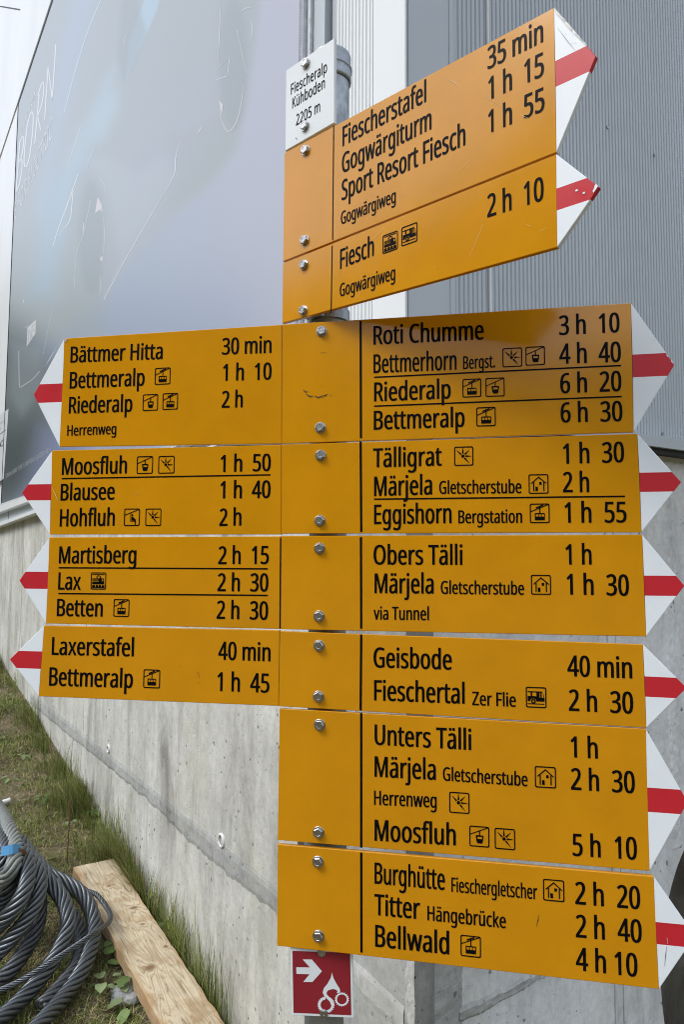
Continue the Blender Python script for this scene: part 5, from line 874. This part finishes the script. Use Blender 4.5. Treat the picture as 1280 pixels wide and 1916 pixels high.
# ------------------------------------------------------------------ timber plank on the bank
G = ground_at
def wood():
    q = mat('sawn_timber', (.6,.45,.28), .75, 0, .25); t = NT(q); co = t.co()
    sep = t.n('ShaderNodeSeparateXYZ'); t.l(co, sep.inputs[0])
    mp = t.n('ShaderNodeMapping'); mp.inputs['Scale'].default_value = (7.5, .75, 7.5); t.l(co, mp.inputs[0])
    n = t.noise(1.5, 3, .5, mp.outputs[0], .5)
    wv = t.n('ShaderNodeMath', operation='MULTIPLY'); t.l(n, wv.inputs[0]); wv.inputs[1].default_value = 16
    kmask = None; last = wv.outputs[0]
    for cx, cy, rx_, ry_ in KNOTS:
        mk = t.n('ShaderNodeMapping'); mk.inputs['Location'].default_value = (-cx/rx_, -cy/ry_, 0); mk.inputs['Scale'].default_value = (1/rx_, 1/ry_, 0); t.l(co, mk.inputs[0])
        wob = t.n('ShaderNodeVectorMath', operation='LENGTH'); t.l(mk.outputs[0], wob.inputs[0])
        wb = t.n('ShaderNodeMath', operation='MULTIPLY_ADD'); t.l(t.noise(38, 4, .6, co), wb.inputs[0]); wb.inputs[1].default_value = .45; t.l(wob.outputs['Value'], wb.inputs[2])
        ex = t.n('ShaderNodeMath', operation='DIVIDE'); ex.inputs[0].default_value = 3.2; ad = t.n('ShaderNodeMath', operation='ADD'); t.l(wob.outputs['Value'], ad.inputs[0]); ad.inputs[1].default_value = .8; t.l(ad.outputs[0], ex.inputs[1])
        sm = t.n('ShaderNodeMath', operation='ADD'); t.l(last, sm.inputs[0]); t.l(ex.outputs[0], sm.inputs[1]); last = sm.outputs[0]
        mm = t.ramp(wb.outputs[0], [(.0, g3(1)), (.45/1.0, g3(.95)), (.78, g3(.45)), (1.0, g3(0))]); kmask = mm if kmask is None else t.mix(1, kmask, mm, 'LIGHTEN')
    wv = type('o', (), {'outputs': [last]})
    fr = t.n('ShaderNodeMath', operation='FRACT'); t.l(wv.outputs[0], fr.inputs[0])
    grain = t.ramp(fr.outputs[0], [(0, (.50,.40,.26)), (.55, (.66,.56,.39)), (.86, (.60,.49,.32)), (.95, (.31,.22,.12)), (1, (.46,.36,.22))])
    mp2 = t.n('ShaderNodeMapping'); mp2.inputs['Scale'].default_value = (120, 3, 120); t.l(co, mp2.inputs[0])
    grain = t.mix(.35, grain, t.ramp(t.noise(1, 4, .6, mp2.outputs[0]), [(.28, g3(.45)), (.68, g3(1.05))]), 'MULTIPLY')
    grain = t.mix(.5, grain, t.ramp(t.noise(9, 6, .7, co), [(.35, g3(.62)), (.6, g3(1.0))]), 'MULTIPLY')
    st = t.ramp(t.noise(5.5, 5, .65, co, .4), [(.49, g3(0)), (.59, g3(.5)), (.70, g3(.9))])
    c = t.mix(st, grain, (.30,.185,.085))
    ax = t.n('ShaderNodeMath', operation='ABSOLUTE'); t.l(sep.outputs[0], ax.inputs[0])
    jit = t.n('ShaderNodeMath', operation='MULTIPLY_ADD'); t.l(t.noise(7, 4, .6, co), jit.inputs[0]); jit.inputs[1].default_value = .075; t.l(ax.outputs[0], jit.inputs[2])
    c = t.mix(t.ramp(jit.outputs[0], [(.118, g3(0)), (.142, g3(.75))]), c, (.40,.24,.11))
    c = t.mix(kmask, c, (.20,.115,.06))
    t.base(c); t.bump(t.noise(1, 4, .6, mp2.outputs[0]), .35, .002); return q
M['knot'] = mat('wood_knot', (.20,.115,.06), .8); M['stain'] = mat('wood_stain', (.40,.255,.15), .85)
HT = .085
pfl, pfr, pnl, pnr = G(140,1625,HT), G(209,1603,HT), G(297,1916,HT), G(425,1916,HT)
ax_ = ((pnl + pnr) - (pfl + pfr)).normalized()                       # down the plank, toward the viewer
rt_ = (pfr - pfl); rt_ = (rt_ - ax_*rt_.dot(ax_)).normalized(); up_ = ax_.cross(rt_); up_ = up_ if up_.z > 0 else -up_
PW = ((pfr - pfl).dot(rt_) + (pnr - pnl).dot(rt_)) / 2; c0 = (pfl + pfr)/2; LEN = ((pnl + pnr)/2 - c0).length + .9
plank = empty('timber_plank', c0 + ax_*LEN/2, 0, 'thick sawn timber plank with knots lying on the bank beside the rope coil', 'plank')
R3 = Matrix((rt_, -ax_, up_)).transposed(); plank.rotation_euler = R3.to_euler()
print('PLANK', PW, LEN, ax_, c0, (pnl+pnr)/2, (pfl-pfr).length, (pnl-pnr).length)
mb = MB(); NX, NY = 6, 60; TK = .055
top = [[( (i/NX-.5)*PW + (.006 if i in (0, NX) else .001)*noise.noise(Vector((i, j*.55, 1))), (j/NY-.5)*LEN + (.006*math.sin(i*1.1) if j == 0 else 0), .0015*noise.noise(Vector((i*.8, j*.5, 4)))) for j in range(NY+1)] for i in range(NX+1)]
vs = [p for r_ in top for p in r_] + [(p[0], p[1], p[2]-TK) for r_ in top for p in r_]; K = (NX+1)*(NY+1); ix = lambda i, j: i*(NY+1)+j
fs = [(ix(i,j), ix(i+1,j), ix(i+1,j+1), ix(i,j+1)) for i in range(NX) for j in range(NY)] + [(K+ix(i,j), K+ix(i,j+1), K+ix(i+1,j+1), K+ix(i+1,j)) for i in range(NX) for j in range(NY)]
fs += [(ix(i,0), ix(i+1,0), K+ix(i+1,0), K+ix(i,0)) for i in range(NX)] + [(ix(i,NY), K+ix(i,NY), K+ix(i+1,NY), ix(i+1,NY)) for i in range(NX)]
fs += [(ix(0,j), K+ix(0,j), K+ix(0,j+1), ix(0,j+1)) for j in range(NY)] + [(ix(NX,j), ix(NX,j+1), K+ix(NX,j+1), K+ix(NX,j)) for j in range(NY)]
iR = R3.transposed()
def plk(px, py): q = iR @ (G(px, py, HT) - plank.location); return q.x, q.y
KNOTS = [(*plk(280,1810), .050, .034), (*plk(250,1694), .030, .022), (*plk(267,1727), .016, .012), (*plk(203,1655), .020, .014), (*plk(310,1770), .018, .016)]; M['wood'] = wood()
o = fixn(mb.add(vs, fs).build('board', M['wood'], plank)); bv = o.modifiers.new('b', 'BEVEL'); bv.width = .003; bv.segments = 2; bv.limit_method = 'ANGLE'

# ------------------------------------------------------------------ steel rope coil
q = metal('rope_steel', (.135,.146,.155), .36, .6, 300, .8); M['rope'] = q
M['rope_old'] = metal('greased_rope', (.24,.255,.235), .6, .6, 120, .3); M['rope_shaded'] = metal('shaded_rope', (.10,.105,.11), .5, .45, 240, .7)  # last one: same rope, shade of the loops behind put into its colour
coil = empty('steel_rope_coil', G(30,1800,0), 0, 'coil of thick twisted steel rope piled on the grassy bank', 'rope coil')
def rope(P, R, name, m, par, lay=.25, N=7, hand=1, ph=0.0, sides=7, rs=None):
    """a stranded rope: N tubes wound round a centre line, and a dark core"""
    C = spline([G(x, y, h) for x, y, h in P], .012); fr = frames(C); L = [0]
    for a, b in zip(C, C[1:]): L.append(L[-1] + (b-a).length)
    r = rs or R * math.sin(PI/N) / (1 + math.sin(PI/N)) * .97; hr = R - r; mb = MB()
    for k in range(N):
        pts = []
        for (p, t_, a, b), l in zip(fr, L):
            q_ = ph + 2*PI*k/N + hand*2*PI*l/lay; pts.append(p + (a*math.cos(q_) + b*math.sin(q_))*hr)
        mb.tube(pts, r, sides)
    mb.tube(C, max(.001, hr - r*.55), 8)
    o = mb.build(name, M[m], smooth=True); return under(o, par)
Zc = lambda L: [(x/4, 1480 + y/4, h) for x, y, h in L]
RR = .0325
for P, m_, R_ in (
 (Zc([(170,430,.32),(260,520,.30),(360,625,.27),(480,685,.24),(590,755,.21),(665,860,.17),(700,985,.13),(690,1120,.10),(630,1310,.07),(500,1510,.06),(330,1710,.06),(150,1900,.06),(-60,2080,.06)]), 'rope', RR),
 (Zc([(200,470,.33),(330,640,.30),(410,730,.27),(475,830,.23),(508,950,.19),(490,1070,.15),(420,1230,.11),(300,1400,.08),(140,1580,.06),(-60,1760,.06),(-260,1900,.06)]), 'rope', RR),
 (Zc([(150,440,.37),(240,540,.36),(292,630,.34),(292,730,.31),(262,850,.27),(190,970,.23),(90,1090,.18),(-20,1210,.14),(-200,1370,.10)]), 'rope', RR),
 (Zc([(130,420,.40),(190,510,.40),(208,600,.38),(190,720,.35),(135,830,.31),(60,930,.27),(-40,1030,.22),(-200,1170,.16)]), 'rope', RR),
 (Zc([(290,800,.24),(290,920,.20),(262,1040,.16),(205,1160,.12),(110,1300,.09),(-10,1420,.07),(-200,1560,.06)]), 'rope_shaded', RR),
 (Zc([(-40,90,.34),(20,190,.37),(65,290,.40),(105,380,.42),(115,470,.43),(92,560,.42),(45,640,.38),(-30,700,.33),(-160,770,.26)]), 'rope_old', RR),
 (Zc([(-90,140,.34),(-10,270,.37),(25,370,.40),(40,450,.41),(15,540,.39),(-50,620,.34)]), 'rope', RR),
 (Zc([(150,480,.32),(120,600,.30),(90,700,.27),(30,800,.22),(-60,880,.18),(-200,950,.14)]), 'rope_shaded', RR),
 (Zc([(110,700,.22),(40,860,.18),(-40,950,.14),(-200,1050,.1)]), 'rope_shaded', RR),
 (Zc([(540,930,.08),(590,1040,.06),(608,1130,.05),(600,1230,.05),(560,1330,.05),(440,1480,.05),(300,1620,.04)]), 'rope_shaded', RR),
 (Zc([(150,360,.30),(190,410,.30),(225,465,.28),(270,560,.22)]), 'rope', RR*.8),
): rope(P, R_, 'rope_loop', m_, coil, ph=random.uniform(0, 6))
thin = empty('thin_steel_rope', G(160,1735,.2), 0, 'thinner steel rope looped from the coil over the timber plank', 'rope')
rope(Zc([(560,730,.14),(640,748,.12),(715,772,.115),(770,830,.115),(815,900,.12),(826,950,.13),(795,1000,.16),(700,1065,.20),(570,1155,.20),(400,1265,.18),(250,1360,.15),(110,1440,.12),(-60,1515,.10),(-260,1600,.10)]), .0115, 'rope', 'rope', thin, lay=.10, N=6, sides=5)
# strap that ties the coil
M['strap'] = mat('blue_strap', (.09,.30,.55), .55); M['rust'] = metal('rusty_wire', (.16,.075,.04), .8, .4, 90, .2)
st = empty('tie_strap', G(15,1590,.46), 0, 'pale blue strap with brown band tied round the rope coil', 'strap')
def band(P, wd, th, name, m):
    C = spline([G(x, y, h) for x, y, h in P], .01); vs = []
    for p, t_, a, b in frames(C):
        v = (p - EYE).normalized(); sd = t_.cross(v).normalized() * wd/2; dp = v * th
        vs += [p+sd, p-sd, p-sd+dp, p+sd+dp]
    n = len(C); fs = [(4*i+k, 4*i+(k+1) % 4, 4*i+4+(k+1) % 4, 4*i+4+k) for i in range(n-1) for k in range(4)] + [(0,1,2,3), (4*n-1,4*n-2,4*n-3,4*n-4)]
    return under(fixn(MB().add(vs, fs).build(name, M[m])), st)
band(Zc([(5,452,.475),(40,446,.48),(90,436,.48),(152,428,.46)]), .036, .003, 'webbing', 'strap')
band(Zc([(-60,440,.46),(10,430,.468),(90,420,.47),(160,455,.45),(220,490,.40),(290,545,.34),(360,605,.28)]), .016, .004, 'brown_band', 'rust')
# thin rusty stake ------------------------------------------------------------
b0, b1 = G(124,1619,0), None
hgt = .62; k = 0
for _ in range(30):
    tt = topx(b0 + Vector((0,0,hgt)))[1]; hgt *= 1 + (tt - 1494) / 400
sk = MB().tube([b0 + Vector((0,0,-.1)), b0 + Vector((.004,0,hgt*.5)), b0 + Vector((.010,0,hgt))], .0034, 6).build('thin_stake', M['rust'])
tag(sk, 'thin rusty rod stuck upright in the grass beyond the plank', 'stake')
# rag of white plastic at the frame edge --------------------------------------
pc = G(12,1499,.03); mb = MB()
mb.tube(spline([G(-40,1508,.03), G(-5,1503,.035), G(18,1497,.035)], .01), .013, 10); M['plastic'] = mat('white_plastic', (.74,.74,.71), .4)
tag(fixn(mb.build('plastic_pipe', M['plastic'], smooth=True)), 'short piece of white plastic pipe lying in the grass', 'pipe')
# pale stone ------------------------------------------------------------------
def stone(px, py, r, label, seed):
    import bmesh
    bm = bmesh.new(); bmesh.ops.create_icosphere(bm, subdivisions=3, radius=1)
    for v in bm.verts:
        k = 1 + .35*noise.noise(v.co*1.3 + Vector((seed,0,0))) + .12*noise.noise(v.co*4 + Vector((seed,3,0))); v.co = Vector((v.co.x*k*1.25, v.co.y*k, v.co.z*k*.7)) * r
    me = bpy.data.meshes.new('stone'); bm.to_mesh(me); bm.free(); me.materials.append(M['stone'])
    o = bpy.data.objects.new('stone', me); COL.objects.link(o); o.location = G(px, py, r*.35); return tag(o, label, 'stone')
M['stone'] = concrete('pale_rock', (.30,.30,.29), (.48,.48,.46), (.2,.2,.19))
stone(233,1862,.048,'pale grey stone half hidden in weeds beside the plank',3)

# ------------------------------------------------------------------ grass and weeds
def grassmat(name):
    q = mat(name, (.1,.12,.03), .6, 0, .25); t = NT(q); at = t.n('ShaderNodeAttribute', attribute_name='tint'); t.base(at.outputs['Color'])
    tr = t.n('ShaderNodeBsdfTranslucent'); t.l(at.outputs['Color'], tr.inputs[0]); mx = t.n('ShaderNodeMixShader'); mx.inputs[0].default_value = .25
    t.l(t.b.outputs[0], mx.inputs[1]); t.l(tr.outputs[0], mx.inputs[2]); t.l(mx.outputs[0], t.t.nodes['Material Output'].inputs[0]); return q
M['grass'] = grassmat('grass_blades')
gb = MB(); gb.col = []
rnd = random.Random(11)
def blade(p, h, wd, lean, az, col, n=3):
    d = Vector((math.cos(az), math.sin(az), 0)); sd = Vector((-d.y, d.x, 0)); b = len(gb.v)
    for i in range(n+1):
        k = i/n; c = p + d*(lean*h*k*k) + Vector((0,0,h*k*(1 - .35*lean*k))); w_ = wd*(1-k)**.7*.5
        if i < n: gb.v += [tuple(c - sd*w_), tuple(c + sd*w_)]; gb.col += [col, col]
        else: gb.v.append(tuple(c)); gb.col.append(col)
    for i in range(n-1): gb.f.append((b+2*i, b+2*i+1, b+2*i+3, b+2*i+2))
    gb.f.append((b+2*n-2, b+2*n-1, b+2*n)); gb.mi += [0]*n
GREEN = [(.15,.21,.04),(.21,.265,.05),(.28,.315,.08),(.35,.36,.12),(.09,.145,.03)]; DRY = [(.36,.29,.155),(.29,.225,.12),(.44,.37,.21),(.22,.165,.08)]
def inpl(p):
    q = iR @ (p - plank.location); return abs(q.x) < PW/2 + .012 and abs(q.y) < LEN/2 + .01
for _ in range(400000):
    s = -.4 + 9.2*rnd.random()**1.35; o_ = rnd.random()**.85*3.2 + .004
    p = wp(s, o_, gz(s, o_))
    x, y = topx(p)
    if x < -420 or x > 470 or y > 2300 or inpl(p): continue
    f = noise.noise(Vector((s*1.9, o_*1.9, 7))) + .5*noise.noise(Vector((s*6, o_*6, 2)))
    if f < -.34 and rnd.random() < .6: continue
    dry = rnd.random() < .46 - .5*f
    h = rnd.uniform(.015, .06) * (1 + .8*f) * (1 if not dry else .8); c = rnd.choice(DRY if dry else GREEN); k = rnd.uniform(.4, 1.45)
    blade(p, max(.012, h), rnd.uniform(.003, .0062), rnd.uniform(.2, 1.5) if not dry else rnd.uniform(.8, 2.4), rnd.uniform(0, 2*PI), tuple(v*k for v in c), 2)
# taller tufts along the foot of the wall and round the plank
for _ in range(2300):
    s = rnd.uniform(-.2, 8.5) if rnd.random() < .5 else rnd.uniform(0, 3.2)
    dens = noise.noise(Vector((s*2.1, 0, 5)))
    if dens < .02 and rnd.random() < .88: continue
    o_ = abs(rnd.gauss(0, .07)) + .012; tall = (.065 + .18*max(0, dens + .2)) * (1.4 if s < 3 else .9)
    for _k in range(rnd.randint(6, 14)):
        ds, do = rnd.gauss(0, .022), abs(rnd.gauss(0, .022)); p = wp(s+ds, o_+do, gz(s+ds, o_+do))
        if inpl(p): continue
        c = rnd.choice(GREEN + GREEN[1:4] + DRY[:2]); k = rnd.uniform(.4, 1.25); h = tall*rnd.uniform(.45, 1.25)
        a0 = math.atan2(EW.y, EW.x) + rnd.uniform(-1.5, 1.5)
        blade(p, h, rnd.uniform(.0028, .0052), rnd.uniform(.05, .8), a0, tuple(v*k for v in c), 4)
FT = [wuv(x, y)[0] for x, y in ((262,1650),(300,1716),(330,1765),(352,1800),(385,1855),(410,1898),(170,1500),(205,1560))]
for s0, n_, hh in tuple((v, (60,150,90,170,70,130,60,50)[i], (.20,.26,.30,.28,.26,.24,.22,.2)[i]) for i, v in enumerate(FT)) + ((1.05,60,.34),(1.25,70,.38),(1.5,40,.30),(2.3,60,.36),(2.45,50,.30),(.8,60,.30),(.55,50,.26),(3.4,40,.34),(4.6,30,.3),(5.6,30,.3)):
    for _k in range(n_):
        s = s0 + rnd.gauss(0, .055); o_ = abs(rnd.gauss(0, .045)) + .012; p = wp(s, o_, gz(s, o_)); k = rnd.uniform(.35, 1.5)
        if inpl(p): continue
        blade(p, hh*rnd.uniform(.5, 1.15), rnd.uniform(.0024, .0042), rnd.uniform(.05, .5), rnd.uniform(0, 2*PI), tuple(v*k for v in rnd.choice(GREEN + [DRY[0]])), 4)
tag(gb.build('grass', M['grass']), kind='stuff')
print('GRASS', len(gb.f))
# broad leaved weeds, each a plant of its own
M['leaf'] = grassmat('weed_leaves')
def weed_mesh(seed, n, size):
    r = random.Random(seed); mb = MB(); mb.col = []
    for i in range(n):
        az = r.uniform(0, 2*PI); L = size*r.uniform(.6, 1.4); ln_ = size*r.uniform(.55, 1.0); wd = ln_*r.uniform(.62, .85); up = r.uniform(.35, 1.0)*size; tilt = r.uniform(-.25, .35)
        d = Vector((math.cos(az), math.sin(az), 0)); sd = Vector((-d.y, d.x, 0)); base = d*L*.5 + Vector((0,0,up)); c = r.choice([(.14,.21,.06),(.18,.25,.09),(.24,.30,.14),(.11,.17,.045)]); k = r.uniform(.8, 1.2); c = tuple(v*k for v in c)
        a0 = len(mb.v); mb.tube(spline([Vector((0,0,0)), d*L*.22 + Vector((0,0,up*.7)), base], .01), .0016, 4); mb.col += [(.12,.14,.05)]*(len(mb.v)-a0)
        b = len(mb.v); rows = 7
        for j in range(rows+1):
            t_ = j/rows; hw = wd*.5*math.sin(PI*min(1, t_*.9+.1))**.7 if j < rows else .001
            for e in (-1, -.5, 0, .5, 1):
                p = base + d*(ln_*t_) + sd*(hw*e*(1+.08*math.sin(j*2.6+seed))) + Vector((0,0, abs(e)*hw*.28 + tilt*ln_*t_ - .35*ln_*t_*t_ + .004*math.sin(j*2+e*3))); mb.v.append(tuple(p)); mb.col.append(c)
        for j in range(rows):
            for e in range(4): mb.f.append((b+j*5+e, b+j*5+e+1, b+(j+1)*5+e+1, b+(j+1)*5+e)); 
    mb.mi = [0]*len(mb.f); return mb
protos = [weed_mesh(i, n, 1.0).build('broadleaf_weed', M['leaf'], smooth=True) for i, n in ((1,7),(2,5),(3,6),(4,4))]
spots = [(170,1528,.055,'weed at the wall foot behind the thin stake'),(150,1500,.05,'weed just above the top of the thin stake'),(80,1506,.05,'pale leaved weed left of the thin stake in mid bank'),(132,1540,.05,'weed in front of the thin stake'),
 (182,1812,.075,'rounded weed between the coil and the middle of the plank'),(190,1858,.06,'small weed left of the pale stone'),(255,1850,.07,'weed growing up against the plank beside the pale stone'),(250,1896,.08,'large rounded weed at the bottom beside the plank'),
 (316,1742,.065,'weed at the right edge of the plank under the wall'),(272,1688,.06,'weed in the tufts behind the upper plank'),(70,1350,.06,'weed near the wall at the far end of the bank'),(40,1420,.06,'weed among dry grass far up the bank'),(208,1572,.06,'dark weed between the plank end and the wall'),(228,1862,.05,'weed leaning over the pale stone'),(372,1836,.06,'weed in the tall grass at the lower wall foot'),(20,1462,.05,'weed above the white pipe')]
for i, (px, py, sz, lab) in enumerate(spots):
    pr = protos[i % 4]; o = pr if i < 4 else pr.copy()
    if i >= 4: COL.objects.link(o)
    o.location = G(px, py, -.004); o.scale = (sz, sz, sz); o.rotation_euler = (rnd.uniform(-.15,.15), rnd.uniform(-.15,.15), rnd.uniform(0, 6)); tag(o, lab, 'weed', 'broad leaved weeds on the bank')

# ------------------------------------------------------------------ small wear on the signs
def mark(pl, pts, wpx, m, par, name='scratch'):
    o_ = par.location; g0 = ((o_ - pl.o).dot(pl.d), (o_ - pl.o).z)
    L = [Vector((pl.uv(x, y)[0]-g0[0], -.0006, pl.uv(x, y)[1]-g0[1])) for x, y in pts]; vs = []; h = wpx*.00085/2
    for i, p in enumerate(L):
        d = (L[min(i+1, len(L)-1)] - L[max(i-1, 0)]).normalized(); k = h*(1 if 0 < i < len(L)-1 else .3); vs += [p + Vector((-d.z, 0, d.x))*k, p - Vector((-d.z, 0, d.x))*k]
    o = MB().add(vs, [(2*i, 2*i+1, 2*i+3, 2*i+2) for i in range(len(L)-1)]).build(name, M[m], par)
    for p in o.data.polygons:
        if p.normal.y > 0: p.flip()
by_lab = lambda s_: next(o for o in sc.objects if s_ in str(o.get('label', '')))
s1 = by_lab('Roti Chumme'); s2 = by_lab('Fiescherstafel'); s3 = by_lab('sign turned forward reading Fiesch with'); s4 = by_lab('Moosfluh, Blausee'); s5 = by_lab('Laxerstafel'); s6 = by_lab('Burghütte')
for L in ([(567,729),(572,734),(576,732)], [(572,737),(580,742),(586,741)], [(588,741),(596,744),(604,740)], [(603,741),(609,740),(613,737)], [(600,742),(606,745)], [(618,739),(621,741)], [(601,722),(604,723)], [(600,659),(604,661)], [(606,660),(610,660)]): mark(LOW, L, 2.4, 'ink_chip', s1, 'smudge')
for L in ([(836,147),(850,154),(862,164)], [(905,178),(940,200)], [(975,215),(990,222)], [(860,318),(880,300)], [(700,446),(720,425)]): mark(UP, L, 1.1, 'scratch', s2)
for L in ([(1010,432),(1022,428)], [(985,420),(995,424)], [(880,480),(905,420)], [(812,502),(815,498)], [(672,553),(676,545)]): mark(UP, L, 1.3, 'scratch', s3)
for L in ([(96,911),(103,925),(109,941)], [(250,924),(259,924)]): mark(LOW, L, 1.3, 'scratch', s4)
for L in ([(368,1257),(374,1262)], [(370,1263),(373,1268)], [(371,1276),(373,1278)], [(336,1246),(338,1247)]): mark(LOW, L, 2.2, 'ink_chip', s5, 'chip')
for L in ([(1004,1733),(1007,1722),(1009,1711)],): mark(LOW, L, 1.2, 'ink_chip', s6, 'scratch')
mark(LOW, [(1249,1754),(1249.5,1766)], 1.4, 'plate', s6); mark(LOW, [(1248,1770),(1246,1788),(1244,1808)], 1.0, 'galv', s6)
def chip(pl, pts, m, par, name='chip'):
    o_ = par.location; g0 = ((o_ - pl.o).dot(pl.d), (o_ - pl.o).z); P_, tri = fill_polys([[(pl.uv(x, y)[0]-g0[0], pl.uv(x, y)[1]-g0[1]) for x, y in pts]])
    o = MB().add([(a, -.0007, b_) for a, b_ in P_], tri).build(name, M[m], par)
    for p in o.data.polygons:
        if p.normal.y > 0: p.flip()
M['raw'] = metal('bare_worn_metal', (.42,.42,.41), .55, .4, 200, .4)
chip(UP, [(1038,15.5),(1052,30),(1066,46),(1082,65),(1099,84),(1097,85),(1080,68),(1064,52),(1050,35),(1040,24)], 'raw', s2)
chip(UP, [(1117,344),(1120,349),(1116,355),(1112,361),(1110,358),(1113,352),(1114,347)], 'white', s3)
chip(UP, [(1077,357),(1081,354),(1083,357),(1079,359)], 'white', s3); chip(UP, [(1091,361),(1095,359),(1096,362),(1092,364)], 'white', s3)
s7 = by_lab('Roti Chumme'); s8 = by_lab('Bättmer')
chip(LOW, [(1249,663.5),(1252,667),(1250,668),(1247,664)], 'white', s7); chip(LOW, [(1257.5,674),(1261,679),(1259,680),(1256,676)], 'white', s7)
chip(LOW, [(121,635),(126,634),(123,640),(121,641)], 'raw', s8)
M['grime'] = mat('grey_scratch', (.40,.42,.43), .7)
for L in ([(1044,52),(1062,76),(1077,94)], [(1060,62),(1059,67)], [(1070,82),(1080,80)], [(1072,68),(1075,66)]): mark(UP, L, 1.0, 'grime', s2)
